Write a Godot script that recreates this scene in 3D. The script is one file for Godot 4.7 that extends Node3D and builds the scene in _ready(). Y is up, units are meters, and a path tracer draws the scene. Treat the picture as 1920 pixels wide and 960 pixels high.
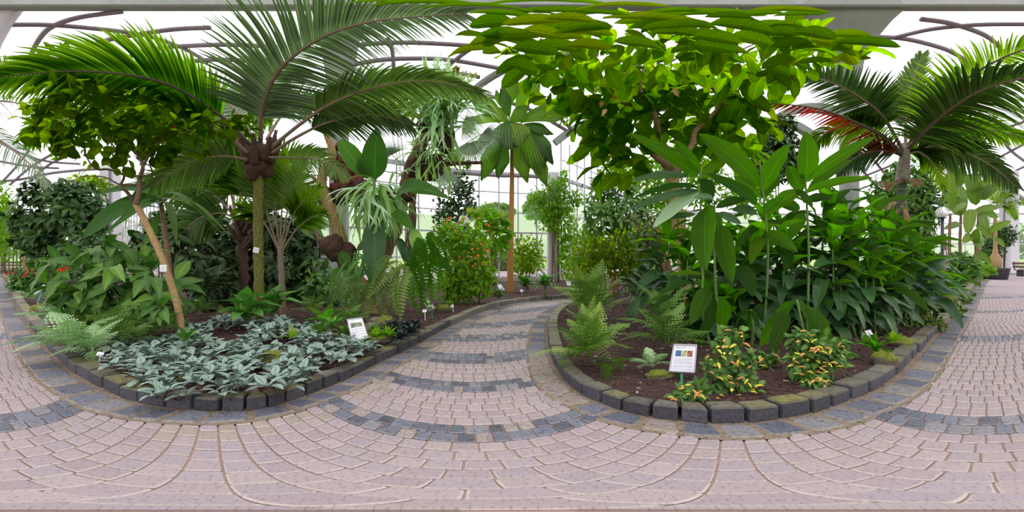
extends Node3D
# A tropical glasshouse: two curved planting beds, a sett-paved path between them, an arched glass roof.
# y up, metres. The camera stands on the path, looking along -z.
const F := 900.0      # focal length in pixels of a 1920 x 960 frame
const H := 1.6        # eye height
var rng := RandomNumberGenerator.new()
var used := {}
var M := {}
var LM := {}
var lights_on := true

# ---------------------------------------------------------------- places
func P(u, v, z) -> Vector3:
	return Vector3((u - 960.0) * z / F, H - (v - 480.0) * z / F, -z)
func GZ(v, y = 0.0) -> float:
	return F * (H - y) / (v - 480.0)
func G(u, v, y = 0.0) -> Vector3:
	return P(u, v, GZ(v, y))
func rr(a, b) -> float:
	return rng.randf_range(a, b)
func rdir() -> Vector3:
	var v = Vector3(rng.randfn(), rng.randfn(), rng.randfn())
	return v.normalized()

# ---------------------------------------------------------------- things and parts
func numbered(called) -> String:
	var k = used.get(called, 0)
	used[called] = k + 1
	return called if k == 0 else "%s_%03d" % [called, k]
func thing(called, label, category, at = Vector3.ZERO, group = "") -> Node3D:
	var o = Node3D.new()
	o.name = numbered(called)
	add_child(o)
	o.position = at
	o.set_meta("label", label)
	o.set_meta("category", category)
	if group != "":
		o.set_meta("group", group)
	return o
func part(called, mesh, mat, parent) -> MeshInstance3D:
	var n = MeshInstance3D.new()
	n.name = called
	n.mesh = mesh
	n.material_override = mat
	parent.add_child(n, true)
	n.global_transform = Transform3D.IDENTITY
	return n
func part_at(called, mesh, mat, parent, xf) -> MeshInstance3D:
	var n = MeshInstance3D.new()
	n.name = called
	n.mesh = mesh
	n.material_override = mat
	parent.add_child(n, true)
	n.global_transform = xf
	return n
func struct(called, mesh, mat) -> MeshInstance3D:
	var n = part(numbered(called), mesh, mat, self)
	n.set_meta("kind", "structure")
	return n
func stuff(n):
	n.set_meta("kind", "stuff")
	return n
func swarm(called, mesh, mat, xfs, cols, parent) -> MultiMeshInstance3D:
	var mm = MultiMesh.new()
	mm.transform_format = MultiMesh.TRANSFORM_3D
	mm.use_colors = true
	mm.mesh = mesh
	mm.instance_count = xfs.size()
	for i in xfs.size():
		mm.set_instance_transform(i, xfs[i])
		mm.set_instance_color(i, cols[i])
	var n = MultiMeshInstance3D.new()
	n.name = called
	n.multimesh = mm
	n.material_override = mat
	parent.add_child(n, true)
	n.global_transform = Transform3D.IDENTITY
	n.set_meta("kind", "stuff")
	return n

# ---------------------------------------------------------------- meshes
func new_st() -> SurfaceTool:
	var st = SurfaceTool.new()
	st.begin(Mesh.PRIMITIVE_TRIANGLES)
	return st
func done(st) -> ArrayMesh:
	st.generate_normals()
	return st.commit()
func tri(st, a, b, c):
	st.add_vertex(a); st.add_vertex(b); st.add_vertex(c)
func quad(st, a, b, c, d):
	tri(st, a, b, c); tri(st, a, c, d)
func box(st, c, s, basis = Basis.IDENTITY, bev = 0.0):
	st.set_smooth_group(-1)
	var h = s * 0.5
	if bev <= 0.0:
		bev = minf(minf(h.x, h.y), h.z) * 0.25
	# chamfered box
	var V = func(x, y, z): return c + basis * Vector3(x, y, z)
	for ax in 3:
		for sg in [-1.0, 1.0]:
			var a = Vector3.ZERO; a[ax] = sg * h[ax]
			var b1 = Vector3.ZERO; b1[(ax + 1) % 3] = h[(ax + 1) % 3] - bev
			var b2 = Vector3.ZERO; b2[(ax + 2) % 3] = h[(ax + 2) % 3] - bev
			var q = [a - b1 - b2, a + b1 - b2, a + b1 + b2, a - b1 + b2]
			if sg > 0: q.reverse()
			quad(st, c + basis * q[0], c + basis * q[1], c + basis * q[2], c + basis * q[3])
	for ax in 3:
		var i = (ax + 1) % 3
		var j = (ax + 2) % 3
		for si in [-1.0, 1.0]:
			for sj in [-1.0, 1.0]:
				var e = Vector3.ZERO; e[ax] = h[ax] - bev
				var p1 = Vector3.ZERO; p1[i] = si * h[i]; p1[j] = sj * (h[j] - bev)
				var p2 = Vector3.ZERO; p2[i] = si * (h[i] - bev); p2[j] = sj * h[j]
				quad(st, c + basis * (p1 - e), c + basis * (p1 + e), c + basis * (p2 + e), c + basis * (p2 - e))
	for sx in [-1.0, 1.0]:
		for sy in [-1.0, 1.0]:
			for sz in [-1.0, 1.0]:
				tri(st, V.call(sx * h.x, sy * (h.y - bev), sz * (h.z - bev)), V.call(sx * (h.x - bev), sy * h.y, sz * (h.z - bev)), V.call(sx * (h.x - bev), sy * (h.y - bev), sz * h.z))
func boxm(c, s, basis = Basis.IDENTITY) -> ArrayMesh:
	var st = new_st()
	box(st, c, s, basis)
	return done(st)
func bar(st, a, b, w, h):
	var d = b - a
	var z = d.normalized()
	var up = Vector3.UP if absf(z.y) < 0.95 else Vector3.RIGHT
	var x = up.cross(z).normalized()
	box(st, (a + b) * 0.5, Vector3(w, h, d.length()), Basis(x, z.cross(x), z))
func smooth_path(pts, n) -> Array:
	var out = []
	var k = pts.size()
	for i in k - 1:
		var p0 = pts[maxi(i - 1, 0)]
		var p1 = pts[i]
		var p2 = pts[i + 1]
		var p3 = pts[mini(i + 2, k - 1)]
		for j in n:
			var t = float(j) / n
			out.append(0.5 * ((2.0 * p1) + (p2 - p0) * t + (2.0 * p0 - 5.0 * p1 + 4.0 * p2 - p3) * t * t + (3.0 * p1 - p0 - 3.0 * p2 + p3) * t * t * t))
	out.append(pts[k - 1])
	return out
func tube(st, pts, r0, r1, sides = 7, bump = 0.0, cap = true):
	st.set_smooth_group(0)
	var rings = []
	var n = pts.size()
	var side = Vector3.ZERO
	for i in n:
		var tg = (pts[mini(i + 1, n - 1)] - pts[maxi(i - 1, 0)]).normalized()
		if side == Vector3.ZERO:
			side = tg.cross(Vector3.RIGHT if absf(tg.x) < 0.8 else Vector3.UP).normalized()
		side = (side - tg * side.dot(tg)).normalized()
		var s2 = tg.cross(side)
		var r = lerpf(r0, r1, float(i) / maxi(n - 1, 1)) * (1.0 + (bump * (1.0 if i % 2 == 0 else -1.0)))
		var ring = []
		for k in sides:
			var a = TAU * k / sides
			var rk = r * (1.0 + bump * 0.6 * sin(a * 3.0 + i * 1.7))
			ring.append(pts[i] + (side * cos(a) + s2 * sin(a)) * rk)
		rings.append(ring)
	for i in n - 1:
		for k in sides:
			var k2 = (k + 1) % sides
			quad(st, rings[i][k], rings[i + 1][k], rings[i + 1][k2], rings[i][k2])
	if cap:
		for k in sides:
			tri(st, rings[n - 1][k], pts[n - 1], rings[n - 1][(k + 1) % sides])
			tri(st, pts[0], rings[0][k], rings[0][(k + 1) % sides])
func tubem(pts, r0, r1, sides = 7, bump = 0.0) -> ArrayMesh:
	var st = new_st()
	tube(st, pts, r0, r1, sides, bump)
	return done(st)
func lathe(st, c, prof, sides = 16):
	st.set_smooth_group(0)
	for i in prof.size() - 1:
		for k in sides:
			var a = TAU * k / sides
			var b = TAU * (k + 1) / sides
			var p = func(q, an): return c + Vector3(cos(an) * q.x, q.y, sin(an) * q.x)
			quad(st, p.call(prof[i], a), p.call(prof[i], b), p.call(prof[i + 1], b), p.call(prof[i + 1], a))
func lathem(c, prof, sides = 16) -> ArrayMesh:
	var st = new_st()
	lathe(st, c, prof, sides)
	return done(st)
func blob(st, c, r, seed_, rough = 0.2, nu = 14, nv = 9, flat = false, topc = null, sidec = null):
	var nz = FastNoiseLite.new()
	nz.seed = seed_
	nz.frequency = 0.9
	st.set_smooth_group(-1 if flat else 0)
	var pt = func(i, j):
		var th = PI * j / nv
		var ph = TAU * (i % nu) / nu
		var d = Vector3(sin(th) * cos(ph), cos(th), sin(th) * sin(ph))
		var k = 1.0 + rough * 2.0 * nz.get_noise_3dv(d * 1.3 + Vector3(seed_, 0, 0)) + rough * nz.get_noise_3dv(d * 4.0)
		return c + Vector3(d.x * r.x, d.y * r.y, d.z * r.z) * k
	var V = func(i, j):
		if topc != null:
			var y = cos(PI * j / nv) + 0.9 * nz.get_noise_2d(i * 1.7, j * 2.3)
			st.set_color(topc if y > 0.25 else sidec)
		st.add_vertex(pt.call(i, j))
	for j in nv:
		for i in nu:
			V.call(i, j); V.call(i + 1, j); V.call(i + 1, j + 1)
			V.call(i, j); V.call(i + 1, j + 1); V.call(i, j + 1)

# leaf shapes: base at the origin, tip at (0, 0, 1), upper side +y
func prof_at(prof, t) -> float:
	match prof:
		"ovate": return pow(sin(PI * pow(t, 0.72)), 0.85)
		"lance": return pow(sin(PI * pow(t, 0.62)), 1.1)
		"obovate": return pow(sin(PI * pow(t, 1.3)), 0.8)
		"round": return sqrt(maxf(0.0, 1.0 - pow(2.0 * t - 1.0, 2.0))) * (1.0 - 0.12 * t)
		"strap": return pow(minf(1.0, t * 4.0), 0.7) * pow(minf(1.0, (1.0 - t) * 3.0), 0.8)
		"paddle": return pow(sin(PI * pow(t, 0.95)), 0.5)
		"ginger": return pow(sin(PI * pow(t, 0.85)), 0.62)
		"needle": return minf(1.0, t * 8.0) * pow(1.0 - t, 0.55)
	return 1.0
func leafm(prof, wr, arch = 0.1, fold = 0.25, wav = 0.0, seg = 7, cols = 4, pet = 0.0, ph = 0.0) -> ArrayMesh:
	var key = "%s %s %s %s %s %s %s %s %s" % [prof, wr, arch, fold, wav, seg, cols, pet, ph]
	if LM.has(key):
		return LM[key]
	var st = new_st()
	var g = []
	for i in seg + 1:
		var t = float(i) / seg
		var tt = t
		if pet > 0.0:
			tt = clampf((t - pet) / (1.0 - pet), 0.0, 1.0)
		var hw = maxf(0.5 * wr * prof_at(prof, tt), 0.008)
		if t < pet:
			hw = 0.012
		if i == seg:
			hw = 0.002
		var cy = arch * sin(PI * pow(t, 0.85)) 
		var row = []
		for j in cols + 1:
			var s = 2.0 * j / cols - 1.0
			var y = cy + absf(s) * hw * sin(fold) + wav * hw * sin(t * 17.0 + ph + (1.7 if s > 0 else 0.0)) * absf(s)
			row.append([Vector3(s * hw * cos(fold), y, t + 0.04 * sin(ph + s * 3.0) * wav * absf(s)), Vector2((s + 1.0) * 0.5, tt)])
		g.append(row)
	for i in seg:
		for j in cols:
			for q in [g[i][j], g[i + 1][j], g[i + 1][j + 1], g[i][j], g[i + 1][j + 1], g[i][j + 1]]:
				st.set_uv(q[1])
				st.add_vertex(q[0])
	LM[key] = done(st)
	return LM[key]
# a pleated palm blade with a split end
func pleatm(wr, arch, seed_) -> ArrayMesh:
	var st = new_st()
	var seg = 8
	var cols = 22
	var g = []
	var r = RandomNumberGenerator.new()
	r.seed = seed_
	var ends = []
	for j in cols + 1:
		ends.append(1.0 - 0.16 * (j % 2) * r.randf_range(0.3, 1.0))
	for i in seg + 1:
		var t = float(i) / seg
		var row = []
		for j in cols + 1:
			var s = 2.0 * j / cols - 1.0
			var hw = 0.5 * wr * (0.05 + 0.95 * pow(sin(PI * 0.5 * pow(t, 0.9)), 0.8)) * (1.0 if t < 0.72 else 1.0 - 0.55 * (t - 0.72) / 0.28 * 1.0)
			var z = t * lerpf(1.0, ends[j] * (1.0 - 0.28 * s * s), t)
			var y = arch * sin(PI * t) - 0.25 * arch * t * s * s + (0.018 * t if j % 2 == 0 else -0.018 * t) - absf(s) * hw * 0.25
			row.append([Vector3(s * hw, y, z), Vector2((s + 1.0) * 0.5, t)])
		g.append(row)
	for i in seg:
		for j in cols:
			for q in [g[i][j], g[i + 1][j], g[i + 1][j + 1], g[i][j], g[i + 1][j + 1], g[i][j + 1]]:
				st.set_uv(q[1])
				st.add_vertex(q[0])
	return done(st)
# a fern frond: rachis and two rows of pinnae
func fernm(pairs, wr, arch, style, seed_) -> ArrayMesh:
	var st = new_st()
	st.set_smooth_group(-1)
	var r = RandomNumberGenerator.new()
	r.seed = seed_
	var at = func(t): return Vector3(0.03 * sin(t * 3.0 + seed_), arch * sin(PI * pow(t, 0.8)), t)
	for i in 10:
		var a = at.call(i / 10.0)
		var b = at.call((i + 1) / 10.0)
		var w = 0.008 * (1.0 - i / 11.0)
		st.set_uv(Vector2(0.5, 0.5))
		quad(st, a + Vector3(-w, 0, 0), b + Vector3(-w, 0, 0), b + Vector3(w, 0, 0), a + Vector3(w, 0, 0))
	for k in pairs:
		var t = 0.1 + 0.9 * (k + 0.5) / pairs
		var c = at.call(t)
		var len_ = 0.5 * wr * pow(sin(PI * clampf(pow(t, 0.75), 0.03, 0.97)), 0.8) * r.randf_range(0.9, 1.08)
		var wid = 0.9 / pairs * 0.52
		for s in [-1.0, 1.0]:
			var d = Vector3(s, -0.18 + r.randf_range(-0.12, 0.1), 0.42 - 0.1 * r.randf()).normalized()
			var f = (Vector3(0, 0, 1) - d * d.z).normalized()
			var up = d.cross(f) * 0.0 + Vector3(0, 1, 0)
			if style == 0:   # plain pinna with a pointed end and a lowered tip
				var m = c + d * len_ * 0.55
				var e = c + d * len_ - up * len_ * 0.15
				for q in [[c, m + f * wid, m], [c, m, m - f * wid], [m, m + f * wid, e], [m, e, m - f * wid]]:
					for p in q:
						st.set_uv(Vector2(0.5 + 0.4 * (p - c).dot(f) / wid, clampf((p - c).dot(d) / len_, 0, 1)))
						st.add_vertex(p)
			else:            # a pinna cut into lobes
				var n = 4
				for q in n:
					var t0 = float(q) / n
					var l0 = c + d * len_ * t0 - up * len_ * 0.15 * t0 * t0
					var l1 = c + d * len_ * (t0 + 1.1 / n) - up * len_ * 0.15 * t0 * t0
					var lw = wid * 1.45 * (1.0 - t0 * 0.8)
					for s2 in [-1.0, 1.0]:
						var tip = (l0 + l1) * 0.5 + f * s2 * lw + d * len_ * 0.08
						for p in [l0, l1, tip]:
							st.set_uv(Vector2(0.5, t0))
							st.add_vertex(p)
	return done(st)
# a forked strap, as a staghorn fern bears
func antlerm(seed_) -> ArrayMesh:
	var st = new_st()
	var r = RandomNumberGenerator.new()
	r.seed = seed_
	var strip = func(a, b, c, wa, wb, wc):
		var prev = null
		for i in 5:
			var t = i / 4.0
			var p = a.lerp(b, t).lerp(b.lerp(c, t), t)
			var w = lerpf(wa, wb, t * 2.0) if t < 0.5 else lerpf(wb, wc, t * 2.0 - 1.0)
			var q = [p + Vector3(-w, 0.2 * w, 0), p + Vector3(w, 0.2 * w, 0)]
			if prev != null:
				for z in [prev[0], q[0], q[1], prev[0], q[1], prev[1]]:
					st.set_uv(Vector2(0.3, 0.5))
					st.add_vertex(z)
			prev = q
	var y = func(z): return 0.18 * sin(PI * z)
	var f0 = Vector3(0, y.call(0.5), 0.5)
	strip.call(Vector3.ZERO, Vector3(0, 0.16, 0.25), f0, 0.012, 0.03, 0.05)
	for s in [-1.0, 1.0]:
		var f1 = Vector3(s * r.randf_range(0.08, 0.15), y.call(0.75), r.randf_range(0.7, 0.78))
		strip.call(f0 + Vector3(s * 0.02, 0, -0.02), f0 + Vector3(s * 0.05, 0.02, 0.13), f1, 0.03, 0.024, 0.028)
		for s2 in [-1.0, 1.0]:
			var e = f1 + Vector3(s2 * 0.06 + s * 0.03, -0.12, r.randf_range(0.15, 0.28))
			strip.call(f1, f1 + Vector3(s2 * 0.03, 0.0, 0.1), e, 0.02, 0.016, 0.002)
	return done(st)
func aim(pos, dir, up, size) -> Transform3D:
	var z = dir.normalized()
	var x = up.cross(z)
	if x.length() < 0.05:
		x = Vector3(0.3, 0.1, 1.0).cross(z)
	x = x.normalized()
	var y = z.cross(x)
	return Transform3D(Basis(x * size, y * size, z * size), pos)

# leaves of one plant: the largest in view are parts, the rest one part of kind stuff
func flush(t, list, meshes, mats, mm, most = 300, called = "leaf", rest = "foliage"):
	var eye = Vector3(0, H, 0)
	var order = []
	for i in list.size():
		order.append([list[i].basis.z.length() / maxf((list[i].origin - eye).length(), 0.5), i])
	order.sort_custom(func(a, b): return a[0] > b[0])
	var xfs = []
	var cols = []
	for k in order.size():
		var x = list[order[k][1]]
		if k < most:
			part_at(called, meshes[k % meshes.size()], mats[rng.randi() % mats.size()], t, x)
		else:
			xfs.append(x)
			var b = rr(0.72, 1.25)
			cols.append(Color(b * rr(0.92, 1.1), b, b * rr(0.8, 1.1)))
	if xfs.size() > 0:
		swarm(rest, meshes[0], mm, xfs, cols, t)

# ---------------------------------------------------------------- materials
func img_tex(w, h, f) -> ImageTexture:
	var im = Image.create(w, h, false, Image.FORMAT_RGB8)
	for y in h:
		for x in w:
			im.set_pixel(x, y, f.call((x + 0.5) / w, (y + 0.5) / h))
	return ImageTexture.create_from_image(im)
func noise_tex(a, b, freq, seed_, w = 256, power = 1.0, c = null, cfreq = 0.02, cut = 0.25) -> ImageTexture:
	var n = FastNoiseLite.new()
	n.seed = seed_
	n.frequency = freq
	n.fractal_octaves = 4
	var im = n.get_seamless_image(w, w)
	var n2 = FastNoiseLite.new()
	n2.seed = seed_ + 5
	n2.frequency = cfreq
	var im2 = n2.get_seamless_image(w, w)
	var o = Image.create(w, w, false, Image.FORMAT_RGB8)
	for y in w:
		for x in w:
			var t = pow(im.get_pixel(x, y).r, power)
			var q = a.lerp(b, t)
			if c != null:
				q = q.lerp(c, clampf((im2.get_pixel(x, y).r - 0.5 - cut * 0.4 + (t - 0.5) * 0.5) * 6.0, 0.0, 1.0))
			o.set_pixel(x, y, q)
	return ImageTexture.create_from_image(o)
func mat(col, rough = 0.7, tex = null, tri = 0.0, spec = 0.5) -> StandardMaterial3D:
	var m = StandardMaterial3D.new()
	m.albedo_color = col
	m.roughness = rough
	m.metallic_specular = spec
	m.cull_mode = BaseMaterial3D.CULL_DISABLED
	if tex != null:
		m.albedo_texture = tex
	if tri > 0.0:
		m.uv1_triplanar = true
		m.uv1_world_triplanar = true
		m.uv1_scale = Vector3(tri, tri, tri)
	return m
func relief(m, tex, cm):
	m.heightmap_enabled = true
	m.heightmap_texture = tex
	m.heightmap_scale = cm
	return m
func leaf_mat(col, tex, back = Color(0.55, 0.7, 0.2), rough = 0.42, vc = false) -> StandardMaterial3D:
	var m = mat(col, rough, tex, 0.0, 0.35)
	m.backlight_enabled = true
	m.backlight = back
	m.vertex_color_use_as_albedo = vc
	return m
# the tones of one kind of leaf: four for single leaves, "mm" for the scattered rest
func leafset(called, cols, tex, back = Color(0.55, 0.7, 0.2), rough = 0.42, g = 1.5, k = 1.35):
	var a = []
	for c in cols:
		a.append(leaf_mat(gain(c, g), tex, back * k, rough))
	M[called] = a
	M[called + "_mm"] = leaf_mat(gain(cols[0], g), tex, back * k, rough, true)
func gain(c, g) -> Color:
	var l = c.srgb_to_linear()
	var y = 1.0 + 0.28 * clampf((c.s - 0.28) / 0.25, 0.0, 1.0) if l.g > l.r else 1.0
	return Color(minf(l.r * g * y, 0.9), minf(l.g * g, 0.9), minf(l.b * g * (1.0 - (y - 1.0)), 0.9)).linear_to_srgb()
func C8(r, g, b) -> Color:
	return Color(r / 255.0, g / 255.0, b / 255.0)

func make_materials():
	var pin = func(n, slope, vein, base, edge):
		return img_tex(96, 192, func(u, v):
			var s = absf(u - 0.5) * 2.0
			var q = v * n - s * slope
			var f = absf(q - floor(q) - 0.5) * 2.0
			var k = base
			k = lerpf(k, vein, clampf((f - 0.82) * 8.0, 0, 1) * 0.7 * (1.0 - 0.4 * s))
			k = lerpf(k, vein, clampf((0.06 - s) * 30.0, 0, 1))
			k *= 1.0 - edge * s * s
			k *= 1.0 + 0.05 * sin(q * 40.0 + s * 9.0)
			return Color(k * (1.0 if k < 0.9 else 1.0), k, k * 0.92))
	var t_pin = pin.call(8.0, 1.6, 1.0, 0.74, 0.06)
	var t_dark = pin.call(7.0, 1.3, 0.62, 0.95, 0.05)
	var t_gin = img_tex(128, 256, func(u, v):
		var s = absf(u - 0.5) * 2.0
		var q = v * 26.0 - s * 7.0
		var k = 0.80 + 0.10 * sin(q * TAU) * smoothstep(0.05, 0.3, s)
		k = lerpf(k, 1.0, clampf((0.05 - s) * 40.0, 0, 1))
		var e = clampf((s - 0.93) * 14.0, 0, 1)
		return Color(lerpf(k, 0.95, e), lerpf(k, 0.85, e * 0.6), k * (1.0 - 0.3 * e)))
	var t_par = img_tex(128, 32, func(u, v):
		var k = 0.78 + 0.16 * sin(u * TAU * 11.0) + 0.04 * sin(u * TAU * 47.0)
		return Color(k, k, k * 0.95))
	var t_sil = img_tex(128, 192, func(u, v):
		var s = absf(u - 0.5) * 2.0
		var q = v * 6.5 - s * 1.7
		var f = absf(q - floor(q) - 0.5) * 2.0
		var w = clampf((f - 0.62) * 5.0, 0, 1)
		w = maxf(w, clampf((0.10 - s) * 16.0, 0, 1))
		w = maxf(w, clampf((s - 0.80) * 6.0, 0, 1) * 0.75)
		return C8(172, 192, 178).lerp(C8(52, 82, 66), w * 0.9))
	var t_dsil = img_tex(96, 128, func(u, v):
		var s = absf(u - 0.5) * 2.0
		var w = clampf((0.28 - s) * 6.0, 0, 1)
		return C8(38, 48, 46).lerp(C8(120, 138, 132), w * 0.7))
	M.t_gin = t_gin
	M.t_pin = t_pin
	var yb = Color(0.62, 0.8, 0.12)
	leafset("canopy", [C8(140, 178, 50), C8(122, 164, 46), C8(100, 146, 46), C8(164, 188, 56), C8(112, 152, 46)], t_pin, Color(1.1, 1.32, 0.12), 0.5, 2.1, 1.3)
	leafset("canopy_left", [C8(136, 162, 54), C8(116, 146, 48), C8(98, 128, 44)], t_pin, Color(0.9, 1.1, 0.12), 0.5, 1.9, 1.25)
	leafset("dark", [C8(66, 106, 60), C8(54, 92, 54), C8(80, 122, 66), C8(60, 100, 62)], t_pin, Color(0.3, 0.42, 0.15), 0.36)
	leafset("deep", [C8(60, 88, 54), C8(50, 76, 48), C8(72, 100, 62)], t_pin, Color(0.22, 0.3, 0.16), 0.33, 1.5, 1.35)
	leafset("broad", [C8(88, 136, 74), C8(74, 120, 66), C8(104, 154, 80), C8(84, 128, 76)], t_pin, Color(0.42, 0.56, 0.18), 0.42, 1.75, 1.35)
	leafset("bright", [C8(132, 186, 62), C8(112, 168, 54), C8(152, 200, 74), C8(122, 176, 66)], t_pin, Color(0.6, 0.8, 0.2), 0.45, 1.9, 1.4)
	leafset("lime", [C8(142, 190, 74), C8(128, 178, 68), C8(158, 196, 78), C8(168, 190, 74)], t_pin, Color(0.7, 0.85, 0.2), 0.5, 2.3, 1.5)
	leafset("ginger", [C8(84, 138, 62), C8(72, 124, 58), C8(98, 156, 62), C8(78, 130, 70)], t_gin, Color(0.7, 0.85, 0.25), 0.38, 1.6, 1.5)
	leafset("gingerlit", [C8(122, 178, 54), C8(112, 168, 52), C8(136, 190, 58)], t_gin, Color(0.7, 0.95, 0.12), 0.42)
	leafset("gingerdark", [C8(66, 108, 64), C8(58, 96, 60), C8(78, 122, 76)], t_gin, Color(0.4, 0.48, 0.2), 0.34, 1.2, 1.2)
	leafset("hosta", [C8(82, 142, 72), C8(70, 126, 64), C8(96, 160, 78)], t_gin, Color(0.4, 0.55, 0.2), 0.3, 1.9, 1.3)
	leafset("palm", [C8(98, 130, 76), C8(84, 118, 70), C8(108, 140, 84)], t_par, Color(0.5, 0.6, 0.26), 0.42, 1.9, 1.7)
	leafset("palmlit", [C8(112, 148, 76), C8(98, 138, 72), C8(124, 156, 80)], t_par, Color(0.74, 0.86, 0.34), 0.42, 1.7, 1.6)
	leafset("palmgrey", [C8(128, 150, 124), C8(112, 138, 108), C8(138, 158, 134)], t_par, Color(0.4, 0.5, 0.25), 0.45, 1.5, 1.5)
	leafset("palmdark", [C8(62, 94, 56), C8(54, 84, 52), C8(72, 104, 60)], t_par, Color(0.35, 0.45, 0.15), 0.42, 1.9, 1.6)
	leafset("palmred", [C8(200, 74, 40), C8(150, 48, 36), C8(218, 92, 46)], t_par, Color(0.8, 0.25, 0.1), 0.5, 1.2, 1.4)
	leafset("fan", [C8(128, 176, 74), C8(114, 164, 70), C8(98, 140, 84)], t_par, Color(0.6, 0.78, 0.22), 0.42, 1.5, 1.4)
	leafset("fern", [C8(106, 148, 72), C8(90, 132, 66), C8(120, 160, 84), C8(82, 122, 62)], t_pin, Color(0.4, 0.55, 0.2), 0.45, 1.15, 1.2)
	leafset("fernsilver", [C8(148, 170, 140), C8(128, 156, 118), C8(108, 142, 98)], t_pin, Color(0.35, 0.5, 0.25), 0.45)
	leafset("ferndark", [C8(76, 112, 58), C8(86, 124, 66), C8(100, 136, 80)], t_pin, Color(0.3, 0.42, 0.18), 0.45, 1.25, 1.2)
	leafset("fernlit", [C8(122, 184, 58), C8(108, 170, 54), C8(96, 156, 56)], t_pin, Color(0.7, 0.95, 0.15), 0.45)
	leafset("nest", [C8(72, 128, 58), C8(84, 142, 62), C8(64, 114, 56)], t_gin, Color(0.55, 0.75, 0.12), 0.34)
	leafset("stag", [C8(134, 166, 120), C8(116, 154, 98), C8(152, 178, 146), C8(108, 152, 82)], null, Color(0.45, 0.6, 0.2), 0.55, 1.4, 1.1)
	leafset("silver", [Color(1, 1, 1), Color(0.88, 0.93, 0.9), Color(0.95, 1.0, 0.97)], t_sil, Color(0.2, 0.25, 0.2), 0.5, 1.2, 1.0)
	leafset("darksilver", [Color(1, 1, 1), Color(0.85, 0.9, 0.88)], t_dsil, Color(0.1, 0.12, 0.1), 0.4, 1.0, 1.0)
	leafset("banana", [C8(142, 184, 92), C8(126, 172, 84), C8(150, 186, 116)], t_gin, Color(0.65, 0.85, 0.25), 0.45, 1.0, 1.0)
	leafset("autumn", [C8(164, 176, 60), C8(196, 148, 60), C8(142, 170, 58)], t_pin, Color(0.6, 0.6, 0.15), 0.5)
	leafset("petalred", [C8(214, 52, 40), C8(226, 84, 48)], null, Color(0.5, 0.15, 0.1), 0.5, 1.0, 1.0)
	leafset("petalorange", [C8(232, 138, 66), C8(236, 112, 58)], null, Color(0.5, 0.3, 0.1), 0.5, 1.0, 1.0)
	leafset("bract", [C8(226, 208, 70), C8(230, 170, 96), C8(214, 214, 80), C8(222, 150, 92)], null, Color(0.5, 0.4, 0.1), 0.55, 1.0, 1.0)
	leafset("petalwhite", [C8(240, 238, 236)], null, Color(0.4, 0.4, 0.4), 0.55, 1.0, 1.0)
	leafset("dry", [C8(176, 140, 104), C8(140, 96, 66)], null, Color(0.3, 0.2, 0.1), 0.8)
	var bn = noise_tex(C8(96, 74, 58), C8(168, 134, 104), 0.03, 3, 256, 1.0, C8(96, 104, 48), 0.012, 0.5)
	M.bark = relief(mat(Color(1, 1, 1), 0.85, bn, 1.6), bn, 2.5)
	var bt = noise_tex(C8(132, 104, 70), C8(190, 156, 108), 0.03, 4, 256, 1.0, C8(150, 150, 80), 0.012, 0.4)
	M.bark_tan = relief(mat(Color(1, 1, 1), 0.8, bt, 1.6), bt, 1.5)
	var bm = noise_tex(C8(66, 58, 34), C8(140, 132, 62), 0.06, 5, 256, 1.0, C8(116, 128, 40), 0.02, 0.1)
	M.bark_moss = relief(mat(Color(1, 1, 1), 0.92, bm, 2.2), bm, 4.0)
	var bd = noise_tex(C8(44, 32, 26), C8(112, 78, 58), 0.06, 6, 256)
	M.fibre = relief(mat(Color(1, 1, 1), 0.95, bd, 2.5), bd, 5.0)
	M.nestbrown = relief(mat(C8(255, 214, 190), 0.75, noise_tex(C8(60, 36, 28), C8(150, 92, 62), 0.03, 7), 1.8), bd, 2.0)
	M.stem_green = mat(C8(96, 126, 62), 0.6)
	M.stem_red = mat(C8(150, 84, 66), 0.7)
	M.petiole = mat(C8(150, 132, 112), 0.7, noise_tex(C8(190, 180, 170), C8(255, 255, 255), 0.05, 8), 3.0)
	M.rachis = mat(C8(140, 150, 100), 0.6)
	M.rachis_dark = mat(C8(88, 76, 66), 0.7)
	M.twig = mat(C8(96, 74, 56), 0.85)
	M.ringed = relief(mat(C8(80, 112, 80), 0.7, noise_tex(C8(170, 180, 160), C8(255, 255, 250), 0.04, 9), 1.2), bn, 0.6)
	M.shaft = mat(C8(168, 164, 150), 0.7, noise_tex(C8(170, 160, 150), C8(255, 255, 250), 0.03, 10), 1.0)
	M.orange_trunk = relief(mat(C8(255, 250, 240), 0.75, noise_tex(C8(148, 100, 52), C8(196, 142, 76), 0.05, 11, 256, 1.0, C8(150, 136, 62), 0.01, 0.6), 1.5), bn, 0.8)
	# stone, soil
	var sp = noise_tex(C8(214, 208, 206), C8(255, 252, 250), 0.16, 12, 256, 0.8, C8(196, 188, 186), 0.03, 0.5)
	M.sp = sp
	M.paver = []
	for c in [C8(177, 164, 168), C8(172, 160, 164), C8(182, 169, 171), C8(174, 164, 169), C8(179, 165, 166)]:
		M.paver.append(relief(mat(c, 0.82, sp, 2.3, 0.35), sp, 0.35))
	M.paver_moss = []
	for c in [C8(174, 163, 154), C8(168, 159, 146)]:
		M.paver_moss.append(relief(mat(c, 0.85, sp, 2.3, 0.35), sp, 0.35))
	M.paver_vc = relief(mat(Color(1, 1, 1), 0.82, sp, 2.3, 0.35), sp, 0.35)
	M.paver_vc.vertex_color_use_as_albedo = true
	var sl = noise_tex(C8(170, 170, 176), C8(255, 255, 255), 0.05, 13, 256, 1.0, C8(150, 152, 160), 0.02, 0.5)
	M.sl = sl
	M.cobble = []
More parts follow.
